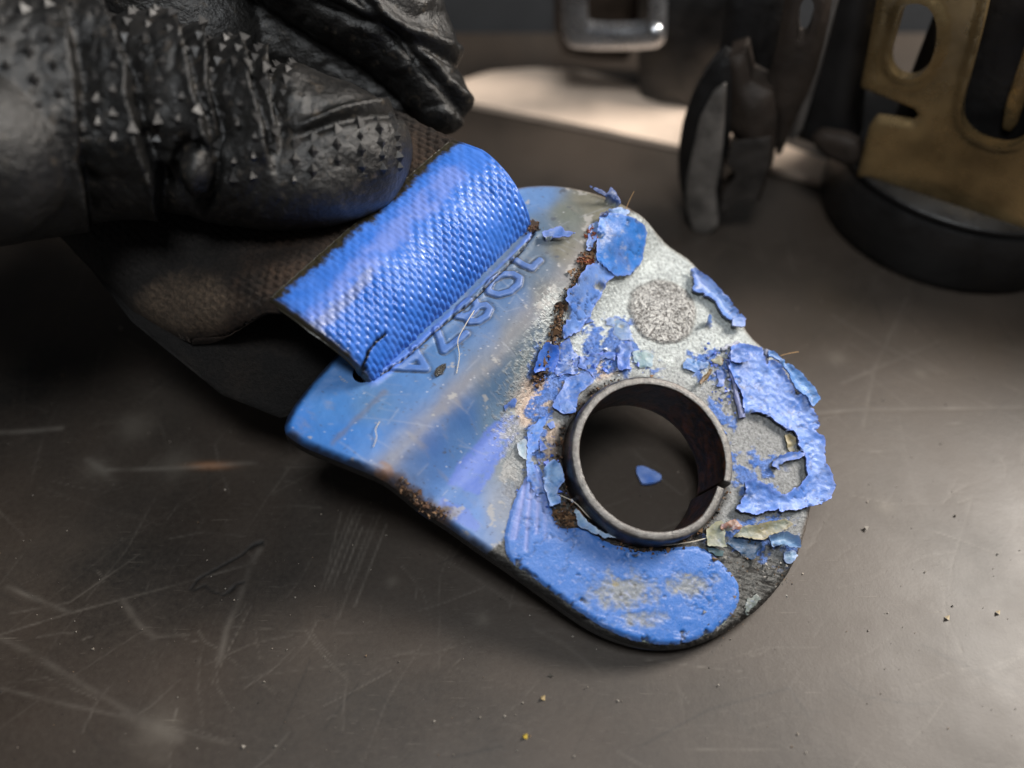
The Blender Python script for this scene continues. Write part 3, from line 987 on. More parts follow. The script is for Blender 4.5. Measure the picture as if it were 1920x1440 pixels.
# the torn tip standing up behind it
flake(c1([(820, 172), (980, 200), (1050, 232), (1085, 158), (1175, 230), (1224, 285), (1212, 335), (1080, 270), (960, 225)]), base=.06, crumple=.03, col=srgb(42, 62, 120), col2=srgb(70, 92, 160), cmix=.2,
      tilt=(150, .5, .1), jag=.012, label="torn dark blue paint tip standing up at the plate's back rim")
flake(c1([(330, 645), (450, 600), (545, 575), (590, 640), (710, 650), (640, 692), (540, 700), (400, 715), (340, 690)]), base=.05, lift=.04, col=srgb(96, 122, 204), col2=srgb(128, 140, 214), jag=.012)
flake(c1([(970, 425), (1075, 405), (1080, 460), (985, 475)]), base=.05, lift=.04, col=srgb(32, 44, 90), col2=srgb(50, 64, 120), cmix=.1, jag=.01)
# strip on the upper right rim
flake(c2([(800, 150), (850, 140), (1000, 240), (1130, 375), (1290, 555), (1400, 680), (1425, 730), (1290, 740), (1240, 730), (1170, 670), (1130, 600), (1060, 490), (950, 420), (832, 400), (838, 260)]),
      base=.02, thick=.05, lift=.05, lw=.08, crumple=.012, col=srgb(104, 132, 208), jag=.015)
flake(c2([(1285, 700), (1400, 690), (1425, 740), (1415, 800), (1280, 785)]), base=.05, thick=.05, lift=.03, col=srgb(120, 150, 210), jag=.01)
flake(c2([(975, 690), (1030, 670), (1060, 720), (1060, 800), (1010, 800), (975, 750)]), base=.04, thick=.03, lift=.06, ldir=200, col=srgb(140, 156, 190), jag=.008, tilt=(200, .5, .05))
# cluster left of and above the bush
flake(c4([(490, 480), (570, 520), (640, 540), (652, 650), (590, 845), (470, 815), (358, 855), (390, 720), (450, 560)]), base=.02, thick=.035, lift=.05, lw=.08, col=srgb(48, 96, 205), col2=srgb(96, 130, 226), cmix=.2, jag=.012)
flake(c4([(650, 480), (790, 450), (835, 600), (900, 660), (860, 760), (880, 840), (720, 840), (605, 870), (600, 800), (655, 650)]), crumple=.05, cf=11, thick=.03, col=srgb(66, 104, 208))
flake(c4([(900, 665), (1050, 600), (1180, 590), (1300, 600), (1290, 690), (1160, 655), (1090, 750), (1060, 900), (960, 800), (870, 760)]), crumple=.05, cf=11, thick=.03, col=srgb(84, 112, 206))
flake(c4([(1300, 590), (1310, 515), (1460, 490), (1480, 580), (1430, 680), (1455, 770), (1335, 830), (1280, 720)]), crumple=.035, cf=9, thick=.04, lift=.03, col=srgb(70, 108, 210))
flake(c4([(720, 890), (860, 850), (960, 830), (1060, 915), (960, 1010), (870, 1080), (830, 1275), (760, 1300), (660, 1285), (575, 1220), (585, 1140), (680, 1050), (720, 960)]), crumple=.03, cf=8, thick=.035, lift=.03, col=srgb(84, 122, 214), jag=.02)
flake(c4([(650, 1180), (740, 1120), (830, 1180), (810, 1280), (720, 1300), (655, 1260)]), base=.05, crumple=.01, thick=.02, col=srgb(96, 132, 220), jag=.012)
flake(c4([(1470, 580), (1580, 570), (1700, 610), (1720, 760), (1560, 790), (1500, 700)]), base=.012, thick=.02, crumple=.02, col=srgb(112, 136, 176), col2=srgb(140, 152, 164), cmix=.5)
flake(c4([(900, 170), (1000, 190), (1060, 250), (960, 270), (890, 240)]), crumple=.04, cf=12, col=srgb(70, 104, 190), jag=.02)
flake(c4([(1130, 250), (1330, 230), (1430, 300), (1480, 420), (1460, 480), (1340, 460), (1280, 350), (1180, 330)]), thick=.012, crumple=.02, cf=14, col=srgb(128, 142, 210), col2=srgb(140, 150, 190), cmix=.5, jag=.09, chips=.25)
flake(c4([(30, 1210), (130, 1110), (175, 1130), (150, 1240), (190, 1350), (80, 1280)]), thick=.02, crumple=.03, cf=10, col=srgb(86, 116, 206))
# strips beside the bush
flake(c5([(285, 260), (400, 200), (430, 110), (520, 100), (500, 210), (462, 272), (425, 400), (415, 500), (352, 540), (345, 640), (375, 700), (430, 880), (500, 985), (430, 1010), (385, 1030), (350, 930), (290, 850), (285, 600), (300, 420)]),
      thick=.025, crumple=.015, lift=.02, col=srgb(52, 106, 208), col2=srgb(120, 150, 232), cmix=.3, jag=.015)
flake(c5([(480, 700), (560, 622), (640, 620), (690, 760), (712, 870), (650, 905), (622, 1000), (660, 1040), (672, 1105), (550, 1142), (505, 1010), (465, 850)]), base=.045, thick=.03, crumple=.035, cf=9, lift=.04,
      col=srgb(76, 122, 216), col2=srgb(150, 176, 240), jag=.018)
flake(c5([(510, 200), (600, 170), (602, 240), (540, 268)]), base=.02, col=srgb(30, 92, 190), cmix=.1, jag=.01)
flake(c5([(430, 400), (525, 492), (430, 522)]), base=.02, lift=.03, col=srgb(50, 104, 206), cmix=.2, jag=.008)
flake(c5([(180, 420), (270, 370), (290, 420), (280, 560), (300, 625), (215, 590), (180, 500)]), thick=.015, lift=.02, col=srgb(150, 156, 196), col2=srgb(190, 188, 200), jag=.012)
flake(c5([(800, 1120), (840, 1180), (960, 1310), (1130, 1420), (1330, 1500), (1130, 1480), (860, 1370)]), thick=.02, lift=.03, base=.05, col=srgb(120, 150, 220), col2=srgb(190, 200, 220), jag=.01)
# large right-hand sheet
g_px = c3([(545, 200), (640, 140), (800, 175), (900, 210), (935, 420), (960, 320), (1060, 350), (1130, 440), (1200, 560), (1230, 650), (1300, 700), (1400, 760), (1450, 860), (1505, 960), (1525, 1060), (1500, 1150), (1585, 1200), (1610, 1430)]) + \
       c6([(1590, 100), (1612, 300), (1660, 430), (1712, 560), (1692, 680), (1570, 742), (1330, 802), (1105, 852), (1065, 810), (830, 872), (640, 832), (600, 800), (700, 650), (690, 505), (830, 465), (1000, 600), (1120, 640), (1310, 560), (1395, 430), (1372, 172), (1292, 100), (1290, 10)]) + \
       c3([(1290, 1195), (1240, 1130), (1100, 1062), (990, 992), (880, 925), (790, 902), (700, 962), (690, 870), (640, 700), (580, 560), (500, 400), (500, 280)])
flake(g_px, base=.022, thick=.045, lift=.045, lw=.10, crumple=.038, cf=5.5, col=srgb(92, 124, 214), col2=srgb(128, 148, 232), cmix=.55, jag=.03, wear=.12,
      label="broad torn sheet of blue paint right of the bush")
flake(c3([(945, 225), (1040, 260), (1130, 330), (1300, 450), (1470, 655), (1530, 770), (1450, 860), (1380, 740), (1260, 640), (1160, 450), (1080, 340), (965, 305)]), base=.05, thick=.05, lift=.05, lw=.08, crumple=.03,
      col=srgb(96, 136, 210), col2=srgb(118, 152, 226), jag=.02)
flake(c3([(545, 215), (620, 190), (760, 240), (740, 340), (610, 375), (530, 350)]), base=.075, thick=.025, crumple=.03, lift=.03, col=srgb(98, 130, 224), jag=.02)
flake(c6([(1020, 240), (1190, 175), (1290, 165), (1370, 190), (1300, 240), (1120, 285), (1080, 330), (1080, 370), (980, 310)]), base=.02, thick=.03, lift=.05, crumple=.03, col=srgb(62, 104, 196), jag=.014)
flake(c3([(0, 370), (60, 320), (200, 330), (300, 380), (250, 440), (150, 460), (20, 420)]), thick=.02, crumple=.04, cf=10, col=srgb(60, 100, 180), col2=srgb(120, 150, 210), jag=.05)
flake(c3([(380, 440), (450, 420), (490, 540), (460, 610), (370, 620), (400, 540)]), thick=.03, crumple=.04, cf=10, col=srgb(84, 112, 196), jag=.03)
# greenish backs of turned-over flakes and neighbours, lower right
GR = srgb(112, 122, 112)
flake(c6([(680, 1000), (900, 960), (1120, 930), (1200, 935), (1240, 975), (1120, 1050), (900, 1150), (720, 1140), (560, 1120), (640, 1050)]), base=.06, thick=.02, lift=.03, crumple=.02, col=GR, col2=srgb(150, 132, 84), cmix=.25, jag=.015,
      label="turned-over greenish grey paint flake below the torn sheet")
flake(c6([(560, 1130), (700, 1140), (880, 1170), (915, 1232), (860, 1290), (800, 1372), (700, 1340), (490, 1190)]), base=.02, thick=.02, crumple=.02, col=srgb(50, 72, 108), col2=srgb(66, 92, 134), cmix=.3, jag=.015)
flake(c6([(930, 1130), (1050, 1072), (1160, 1070), (1290, 1140), (1285, 1255), (1100, 1235), (980, 1240)]), base=.04, thick=.03, lift=.09, lw=.07, crumple=.03, col=srgb(110, 134, 190), col2=srgb(140, 156, 200), jag=.015)
flake(c6([(250, 1062), (350, 960), (440, 932), (480, 1060), (472, 1160), (490, 1232), (270, 1222)]), base=.04, thick=.02, lift=.03, crumple=.03, col=GR, col2=srgb(160, 158, 130), jag=.015)
flake(c6([(438, 965), (600, 912), (672, 980), (652, 1032), (432, 1032)]), base=.09, thick=.03, crumple=.04, cf=12, col=srgb(112, 66, 46), col2=srgb(150, 110, 90), cmix=.3, jag=.02, label="small rust-brown flake beside the bush")
flake(c6([(270, 1230), (480, 1280), (440, 1340), (300, 1290)]), base=.02, thick=.02, col=srgb(44, 70, 84), col2=srgb(60, 90, 100), jag=.01)  # dark teal sheet put in where only a shadow lies
flake(c6([(1150, 1290), (1270, 1262), (1312, 1330), (1240, 1432), (1150, 1400)]), base=.02, thick=.04, crumple=.05, cf=12, col=srgb(110, 130, 196), col2=srgb(160, 172, 214), jag=.02)
flake(crop(1260, 980, 6, [(870, 850), (960, 800), (1010, 860), (940, 940), (830, 1040), (820, 960)]), base=.008, thick=.012, crumple=.015, col=srgb(84, 94, 94), col2=srgb(110, 118, 114), jag=.03)
# ochre slivers
flake(c3([(290, 430), (330, 450), (300, 520), (200, 610), (170, 600), (230, 520)]), base=.05, thick=.03, lift=.04, lw=.05, crumple=.02, col=srgb(130, 82, 36), col2=srgb(110, 92, 60), cmix=.3, jag=.01, name="ochre_sliver")
flake(c3([(1150, 1180), (1240, 1150), (1280, 1210), (1260, 1340), (1200, 1360), (1170, 1270)]), base=.012, thick=.03, crumple=.04, cf=12, col=srgb(146, 128, 84), col2=srgb(170, 164, 140), jag=.015, name="ochre_sliver")
flake(c3([(320, 330), (420, 280), (480, 320), (440, 390), (380, 380)]), base=.03, thick=.02, crumple=.03, col=srgb(128, 136, 116), col2=srgb(90, 70, 44), jag=.012)

# rolled edge of the large sheet: a curled tube of paint
def roll(p0, p1, r0, r1, turns, col, name="paint_curl", z=.05):
    a, b = px_uv([p0, p1], extra=z)
    n, m = 60, 34
    t = np.linspace(0, 1, n)
    th = np.linspace(-.4 * math.pi, turns * math.pi, m)
    d = nrm(b - a); nn = np.array([-d[1], d[0]])
    Tt, TH = np.meshgrid(t, th, indexing='ij')
    R = (r0 + (r1 - r0) * Tt) * (1 - .10 * TH / math.pi) + .008 * fbm(Tt * 6, TH * 1.2, 3., 3)
    c = a[None, None] + (b - a)[None, None] * Tt[..., None] + .02 * fbm(Tt * 4, 0 * Tt, 9., 2)[..., None] * nn
    c = c + nn * (R * np.cos(TH))[..., None]
    hh = plate_h0(c[..., 0], c[..., 1]) + z + R * np.sin(TH)
    outer = np.concatenate([c, hh[..., None]], -1)
    Ri = R - .02
    ci = a[None, None] + (b - a)[None, None] * Tt[..., None] + nn * (Ri * np.cos(TH))[..., None]
    hi = plate_h0(ci[..., 0], ci[..., 1]) + z + Ri * np.sin(TH)
    inner = np.concatenate([ci, hi[..., None]], -1)
    V = np.concatenate([outer.reshape(-1, 3), inner.reshape(-1, 3)])
    idx = np.arange(n * m).reshape(n, m)
    Q = np.stack([idx[:-1, :-1], idx[1:, :-1], idx[1:, 1:], idx[:-1, 1:]], -1).reshape(-1, 4)
    Qs = [Q, Q[:, ::-1] + n * m]
    for row in (idx[0], idx[-1]):
        Qs.append(np.stack([row[:-1], row[1:], row[1:] + n * m, row[:-1] + n * m], 1))
    for row in (idx[:, 0], idx[:, -1]):
        Qs.append(np.stack([row[:-1], row[1:], row[1:] + n * m, row[:-1] + n * m], 1))
    C = mixc(np.tile(col, (len(V), 1)), srgb(150, 150, 170), .4 + fbm(V[:, 0] * 8, V[:, 1] * 8, 3., 3))
    return new_obj(name, mesh_np(name, V, np.concatenate(Qs), C), M_PAINT, plate)
roll((1366, 680), (1391, 784), .022, .042, .95, srgb(74, 92, 150), z=.035)
roll((1436, 656), (1437, 690), .03, .02, 1.1, srgb(70, 84, 110))
roll((1352, 655), (1385, 642), .025, .02, 1.1, srgb(150, 158, 168))

# crumbs of soil and rust caught along the edges (too many to count)
def crumbs(name, lines, n, spread, size, cols, seed, parent, mat, base=.02):
    r = np.random.default_rng(seed)
    V, T, C = [], [], []
    for i in range(n):
        pl = lines[r.integers(len(lines))]
        k = r.integers(len(pl) - 1)
        p = pl[k] + (pl[k + 1] - pl[k]) * r.random() + r.normal(size=2) * spread
        s = size * r.gamma(2.0, .5)
        z = float(plate_h0(np.array(p[0]), np.array(p[1]))) + base + r.random() * .02
        o = len(V)
        dirs = np.array([(1, 1, 1), (-1, -1, 1), (-1, 1, -1), (1, -1, -1)], float) * r.uniform(.4, 1.3, (4, 3))
        q, _ = np.linalg.qr(r.normal(size=(3, 3)))
        dirs = dirs @ q * s
        V.extend((dirs + np.array([p[0], p[1], z])).tolist())
        T.extend([(o, o + 1, o + 2), (o, o + 3, o + 1), (o, o + 2, o + 3), (o + 1, o + 3, o + 2)])
        C.extend([cols[r.integers(len(cols))]] * 4)
    o = new_obj(name, mesh_np(name, V, None, np.array(C), smooth=False, tris=T), mat, parent)
    o["kind"] = "stuff"
    return o
kc = NT("crumbs"); kc.set(color=kc.attr("Col"), rough=.8); M_CRUMB = kc.m
brown = [srgb(60, 44, 32), srgb(96, 70, 46), srgb(38, 30, 25), srgb(120, 92, 66), srgb(80, 56, 40)]
crumbs("soil_crumbs", [px_uv([(1108, 470), (1078, 528), (1050, 588), (1038, 640), (1018, 690), (1005, 720)])], 900, .035, .0085, brown, 1, plate, M_CRUMB)
crumbs("rust_crumbs", [px_uv([(1085, 490), (1110, 487)]), px_uv([(1105, 425), (1112, 470)])], 160, .03, .009, [srgb(130, 62, 34), srgb(96, 48, 30), srgb(150, 96, 66)], 2, plate, M_CRUMB)
crumbs("soil_crumbs", [px_uv([(1042, 960), (1062, 985), (1072, 960)])], 300, .04, .009, brown, 3, plate, M_CRUMB)
a = np.linspace(0, 2 * math.pi, 40)
crumbs("soil_crumbs", [np.stack([.90 * np.cos(a), .90 * np.sin(a)], 1)], 800, .03, .008, brown + [srgb(22, 19, 17)] * 3, 4, plate, M_CRUMB)
crumbs("paint_crumbs", [px_uv([(1010, 690), (1060, 660), (1120, 690), (1180, 680)]), px_uv([(1020, 830), (1030, 900), (1045, 940)]), px_uv([(1330, 660), (1370, 760)])], 300, .10, .010,
       [srgb(80, 112, 206), srgb(130, 148, 228), srgb(60, 92, 170), srgb(180, 186, 200)], 5, plate, M_CRUMB)
crumbs("soil_crumbs", [px_uv([(745, 905), (790, 945), (840, 970)]), px_uv([(990, 425), (1005, 432)])], 300, .035, .008, brown, 6, plate, M_CRUMB)
crumbs("grit", [px_uv([(1330, 1035), (1400, 1080), (1380, 1150), (1290, 1210)]), px_uv([(1390, 1030), (1470, 1090)])], 220, .08, .0055, [srgb(150, 146, 140), srgb(60, 58, 55), srgb(110, 90, 70)], 7, plate, M_CRUMB)
# ------------------------------------------------------------------ belt webbing looped through the slot
strap = empty("belt_webbing", PLATE_M)
tag(strap, "worn dark belt webbing looped through the plate's slot, its bend painted blue", "belt webbing")

def ribbon(path, vlo, vhi, thick, ns, nv, disp, sag=None):
    """solid strip: path (u,h) control points; vlo/vhi give the edge at path parameter 0..1"""
    p = spline(path, ns * 6)
    seg = np.r_[0, np.cumsum(np.hypot(*np.diff(p, axis=0).T))]
    s = np.linspace(0, seg[-1], ns)
    pu = np.interp(s, seg, p[:, 0]); ph = np.interp(s, seg, p[:, 1])
    tu = np.gradient(pu, s); th = np.gradient(ph, s)
    L = np.hypot(tu, th); tu /= L; th /= L
    nu, nh = th, -tu                                   # outward side of the loop
    f = s / s[-1]
    lo = np.interp(f, *zip(*vlo)); hi = np.interp(f, *zip(*vhi))
    w = np.linspace(0, 1, nv)
    S, W = np.meshgrid(s, w, indexing='ij')
    Vv = lo[:, None] + (hi - lo)[:, None] * W
    d = disp(S, W, Vv)
    edge = np.minimum(W, 1 - W) * (hi - lo)[:, None]
    rnd = thick * .5 * (1 - np.sqrt(np.clip(1 - (1 - np.clip(edge / (thick * .6), 0, 1)) ** 2, 0, 1)))
    sg = sag(S, W, Vv) if sag else np.zeros_like(S)
    def surf(off):
        return np.stack([pu[:, None] + nu[:, None] * off, Vv, ph[:, None] + nh[:, None] * off + sg], -1)
    A = surf(thick / 2 - rnd + d).reshape(-1, 3)
    B = surf(-thick / 2 + rnd + d * .6).reshape(-1, 3)
    n, m = ns, nv
    idx = np.arange(n * m).reshape(n, m)
    Q = np.stack([idx[:-1, :-1], idx[1:, :-1], idx[1:, 1:], idx[:-1, 1:]], -1).reshape(-1, 4)
    Qs = [Q, Q[:, ::-1] + n * m]
    for row in (idx[0], idx[-1], idx[:, 0], idx[:, -1]):
        Qs.append(np.stack([row[:-1], row[1:], row[1:] + n * m, row[:-1] + n * m], 1))
    return np.concatenate([A, B]), np.concatenate(Qs), np.tile(S.ravel(), 2), np.tile(W.ravel(), 2)

def weave(S, V, ps, pv, shear=.35):
    a = V / pv
    b = S / ps + shear * a * .15
    col = np.floor(a)
    bb = b + .5 * (col % 2) + .06 * np.sin(col * 12.9)
    fa = (a - col - .5) * 2
    fb = (bb - np.floor(bb) - .5) * 2
    slope = fb * .35
    return np.clip(1 - (fa - slope) ** 2 * 1.1, 0, 1) * np.clip(1 - fb ** 2, 0, 1)

# --- painted bend: up out of the slot and back over the plate's end
pathP = [(-2.66, -.30), (-2.66, -.05), (-2.665, .10), (-2.72, .25), (-2.86, .40), (-3.08, .50), (-3.34, .52), (-3.62, .46), (-3.78, .40)]
def dispP(S, W, V):
    edge = np.minimum(W, 1 - W)
    wv = weave(S, V, .125, .055, .4)
    amp = .028 * sstep(.30, .55, S) * (.22 + .78 * sstep(1.45, .95, S)) * sstep(0, .03, edge)
    amp = amp * np.clip(.75 + .9 * fbm(V * 2.2, S * 2.2, 12., 3), .15, 1.5)
    return amp * wv + .006 * fbm(V * 16, S * 8, 22., 2) + .03 * fbm(V * 1.1, S * 1.1, 3., 3) + .02 * (edge < .02)
vloP = [(0, -1.33), (.2, -1.36), (.45, -1.40), (.7, -1.47), (1, -1.49)]
vhiP = [(0, 1.16), (.2, 1.20), (.4, 1.22), (.6, 1.27), (.8, 1.30), (1, 1.22)]
Vp, Qp, Sp, Wp = ribbon(pathP, vloP, vhiP, .19, 230, 300, dispP)
pxp = project(plate_world(Vp[:, 0], Vp[:, 1], Vp[:, 2]))
nP = fbm(Vp[:, 1] * 4, Sp * 4, 2., 4)
CP = mixc(np.tile(srgb(50, 94, 186), (len(Vp), 1)), srgb(84, 114, 202), .35 + .8 * nP)
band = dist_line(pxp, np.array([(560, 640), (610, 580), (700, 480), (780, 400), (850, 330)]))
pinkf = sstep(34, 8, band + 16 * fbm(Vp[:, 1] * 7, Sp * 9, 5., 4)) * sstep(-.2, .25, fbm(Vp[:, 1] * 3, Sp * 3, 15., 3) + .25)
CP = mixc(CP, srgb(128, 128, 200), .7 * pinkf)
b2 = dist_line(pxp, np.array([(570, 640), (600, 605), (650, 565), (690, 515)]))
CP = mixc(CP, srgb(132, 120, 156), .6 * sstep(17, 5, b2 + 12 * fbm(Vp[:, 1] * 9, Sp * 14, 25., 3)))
# paint thins out at the back of the bend and along the lower left edge
smax = Sp.max()
edgef = np.maximum(sstep(smax - .16, smax - .06, Sp + .14 * fbm(Vp[:, 1] * 9, Sp * 7, 35., 5, .65)), sstep(.035, .008, Wp + .012 * fbm(Vp[:, 1] * 5, Sp * 9, 45., 3)))
CP = mixc(CP, srgb(52, 40, 32), edgef)
grim = dist_line(pxp, np.array([(530, 615), (545, 650), (590, 685), (640, 710), (670, 715)]))
CP = mixc(CP, srgb(20, 26, 44), .85 * sstep(16, 3, grim + 12 * fbm(Vp[:, 1] * 9, Sp * 9, 55., 3)))
crk = dist_line(pxp, np.array([(722, 625), (708, 636), (692, 655), (684, 676), (672, 698)])) + 2.5 * fbm(Vp[:, 1] * 12, Sp * 12, 65., 2)
crk2 = dist_line(pxp, np.array([(684, 688), (668, 702), (648, 712)]))
ck = np.maximum(sstep(4.5, 1.5, crk), sstep(9, 2, crk2 + 4 * fbm(Vp[:, 1] * 12, Sp * 12, 75., 2)))
CP = mixc(CP, srgb(12, 12, 18), ck)
nm = len(Vp) // 2
half = np.r_[np.ones(nm), np.zeros(nm)]
Vp[:, 2] -= .045 * ck * half
CP[nm:] = srgb(44, 36, 30)
kw = NT("painted_webbing")
c = kw.coord()
kw.set(color=kw.mix(kw.math('MULTIPLY', kw.ramp(kw.noise(c, 60, 3), .66, .73), .35), kw.mix(1.0, kw.attr("Col"), (.74, 1.04, .95), 'MULTIPLY'), srgb(30, 36, 50)), rough=kw.ramp(kw.noise(c, 5, 4), .3, .7, .24, .40),
       spec=.55, normal=kw.bump(kw.noise(c, 40, 3, .6), .25, .010))
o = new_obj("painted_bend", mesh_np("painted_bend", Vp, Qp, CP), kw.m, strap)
o["label"] = "ribbed webbing bend under thick blue paint"

# --- bare top layer running back into the hand
kb = NT("worn_webbing")
c = kb.coord()
wn = kb.noise(c, 22, 6, .75)
cb = kb.mix(kb.ramp(wn, .42, .62), kb.attr("Col"), kb.mix(1.0, kb.attr("Col"), (2.3, 2.2, 2.1), 'MULTIPLY'))
kb.set(color=cb, rough=.72, spec=.35, normal=kb.bump(wn, 1.0, .05))
pathT = [(-3.66, .40), (-3.84, .35), (-4.1, .24), (-4.4, .10), (-4.9, -.08), (-5.8, -.2), (-7.2, -.32), (-9.0, -.45)]
def dispT(S, W, V):
    return .016 * weave(S, V, .13, .066) * sstep(.0, .2, S) + .10 * fbm(V * 1.1, S * 1.1, 9., 4) + .012 * fbm(V * 14, S * 14, 8., 3)
sagT = lambda S, W, V: -(.12 + .62 * sstep(.05, .7, S)) * (1 - np.sqrt(np.clip(1 - (1 - np.clip(W / .30, 0, 1)) ** 2, 0, 1))) * sstep(.0, .25, S)
Vt, Qt, St, Wt = ribbon(pathT, [(0, -1.50), (.03, -1.58), (.08, -1.85), (.15, -2.12), (.3, -2.28), (.6, -2.15), (1, -2.1)], [(0, 1.24), (.2, 1.3), (1, 1.3)], .16, 320, 300, dispT, sagT)
CT = mixc(np.tile(srgb(24, 18, 14), (len(Vt), 1)), srgb(48, 36, 27), .3 + fbm(Vt[:, 1] * 3, St * 3, 2., 4))
CT = mixc(CT, srgb(20, 18, 17), sstep(.45, 1.2, St + .3 * fbm(Vt[:, 1] * 2, St * 2, 7., 3)))
pxt = project(plate_world(Vt[:, 0], Vt[:, 1], Vt[:, 2]))
rub = np.exp(-((pxt[:, 0] - 345) / 95) ** 2 - ((pxt[:, 1] - 575) / 60) ** 2)
CT = mixc(CT, srgb(70, 60, 50), .8 * sstep(.2, .7, rub + .35 * fbm(Vt[:, 1] * 4, St * 4, 17., 4)))
new_obj("bare_webbing", mesh_np("bare_webbing", Vt, Qt, CT), kb.m, strap)

# --- under layer coming out below the plate's end, its edge curled down
pathU = [(-2.60, -.34), (-2.72, -.42), (-3.0, -.46), (-3.5, -.48), (-4.2, -.52), (-5.2, -.55), (-6.4, -.62), (-9.0, -.75)]
dispU = lambda S, W, V: .05 * fbm(V * 1.2, S * 1.2, 19., 3)
sagU = lambda S, W, V: -.30 * sstep(.18, .0, W)
Vu, Qu, Su, Wu = ribbon(pathU, [(0, -1.3), (.05, -1.5), (.10, -2.05), (.2, -2.28), (.4, -2.35), (.6, -2.15), (1, -2.0)], [(0, 1.1), (.2, 1.3), (1, 1.3)], .14, 160, 140, dispU, sagU)
CU = mixc(np.tile(srgb(13, 12, 12), (len(Vu), 1)), srgb(34, 29, 25), .15 + .9 * fbm(Vu[:, 1] * 2, Su * 2, 27., 4))
new_obj("under_webbing", mesh_np("under_webbing", Vu, Qu, CU), kb.m, strap)
# ------------------------------------------------------------------ gloved hand pinching the webbing
def tube(ctrl, n, m, disp=None, cap0=True):
    """ctrl rows: px, py, depth, radius(cm). returns verts, quads and the parameter grids"""
    c = np.array([list(at_depth(x, y, d)) + [r] for x, y, d, r in ctrl])
    p = spline(c, n)
    seg = np.r_[0, np.cumsum(np.linalg.norm(np.diff(p[:, :3], axis=0), axis=1))]
    s = np.linspace(0, seg[-1], n)
    p = np.stack([np.interp(s, seg, p[:, k]) for k in range(4)], 1)
    t = np.gradient(p[:, :3], axis=0); t /= np.linalg.norm(t, axis=1)[:, None]
    toward = -FW
    bx = np.cross(t, toward); bx /= np.linalg.norm(bx, axis=1)[:, None]     # 'up' in the picture for a digit running left/right
    by = np.cross(bx, t)                                                     # toward the camera
    th = np.linspace(0, 2 * math.pi, m, endpoint=False)
    S, TH = np.meshgrid(s, th, indexing='ij')
    R = np.broadcast_to(p[:, 3:4], S.shape).copy()
    # round the tip
    rt = p[-1, 3]
    e = np.clip((s[-1] - s) / (rt * 1.0), 0, 1)
    R *= np.sqrt(np.clip(1 - (1 - e) ** 2, 0.0004, 1))[:, None]
    e0 = np.clip(s / (p[0, 3]), 0, 1)
    R *= np.sqrt(np.clip(1 - (1 - e0) ** 2, 0.0004, 1))[:, None]
    nr = np.cos(TH)[..., None] * by[:, None] + np.sin(TH)[..., None] * bx[:, None]
    if disp is not None:
        pos0 = p[:, None, :3] + R[..., None] * nr
        px = project(pos0.reshape(-1, 3)).reshape(*S.shape, 2)
        R = R + disp(S, TH, px, R)
    pos = p[:, None, :3] + R[..., None] * nr
    idx = np.arange(n * m).reshape(n, m)
    nx = np.roll(idx, -1, 1)
    Q = np.stack([idx[:-1], nx[:-1], nx[1:], idx[1:]], -1).reshape(-1, 4)
    tri = [(idx[0][0], idx[0][k + 1], idx[0][k]) for k in range(1, m - 1)] + [(idx[-1][0], idx[-1][k], idx[-1][k + 1]) for k in range(1, m - 1)]
    return pos, nr, Q, tri, S, TH

def fold(x, c, w):
    return np.exp(-((x - c) / w) ** 2)

def thumb_disp(S, TH, px, R):
    x, y = px[..., 0], px[..., 1]
    wob = 18 * fbm(y / 120.0, x / 400.0, 3., 3)
    d = np.zeros_like(x)
    # folds of the loose rubber: centre x at y=0, slope dx/dy, y-range, depth, width, ridge beside it
    # each fold is an overlapping lip: the part at its left hangs over a sudden drop at its right
    for xc, sl, y0, y1, dep, L, rid in [(122, .10, 40, 440, .22, 40, .05), (200, .24, -150, 420, .36, 46, .10), (322, .26, -150, 300, .24, 30, .10), (378, .10, 40, 250, .26, 34, .12),
                                        (440, .22, 60, 300, .18, 24, .10), (492, .10, 60, 260, .26, 40, .10)]:
        xx = x + wob - (xc + sl * y)
        m1 = np.clip(.9 + .8 * fbm(y / 80., xc / 50., 5., 3), .2, 1.5)
        msk = sstep(y0 - 50, y0 + 20, y) * sstep(y1 + 50, y1 - 30, y) * m1
        d += msk * np.where(xx > 0, -dep * np.exp(-xx / L), rid * np.exp(xx / 26.0)) * sstep(-60, -55, xx)
    # hanging pinched fold
    q = np.hypot((x - 362) / 30, (y - 335) / 48)
    d += .16 * np.exp(-q ** 2) - .16 * np.exp(-((q - 1.35) / .28) ** 2)
    # fine creases between the folds
    w2 = np.abs(fbm(x / 70.0 + .5 * y / 95.0, y / 120.0, 8., 4))
    d += -.16 * np.clip(.14 - w2, 0, 1) * sstep(640, 480, x) + .03 * fbm(x / 70., y / 70., 18., 3)
    # flat nail side with a raised seam under it
    seam = 232 - .26 * (x - 560) + .0012 * (x - 640) ** 2
    nailm = sstep(540, 585, x) * sstep(790, 750, x)
    d += nailm * (-.05 * sstep(seam + 10, seam - 30, y) * sstep(90, 130, y) - .10 * fold(y, seam + 12, 10) + .07 * fold(y, seam - 8, 9))
    d += .10 * np.exp(-((x - 600) / 110) ** 2 - ((y - 370) / 55) ** 2)
    return d * np.clip(np.cos(TH) + .6, 0, 1)

thumb_c = [(-420, 260, 7.3, 1.25), (-160, 225, 7.7, 1.22), (60, 215, 8.0, 1.14), (200, 210, 8.2, 1.05), (330, 225, 8.35, .97), (450, 255, 8.5, .90), (560, 275, 8.62, .84), (660, 280, 8.72, .70), (772, 272, 8.9, .42)]
th_pos, th_n, th_Q, th_T, th_S, th_TH = tube(thumb_c, 420, 300, thumb_disp)

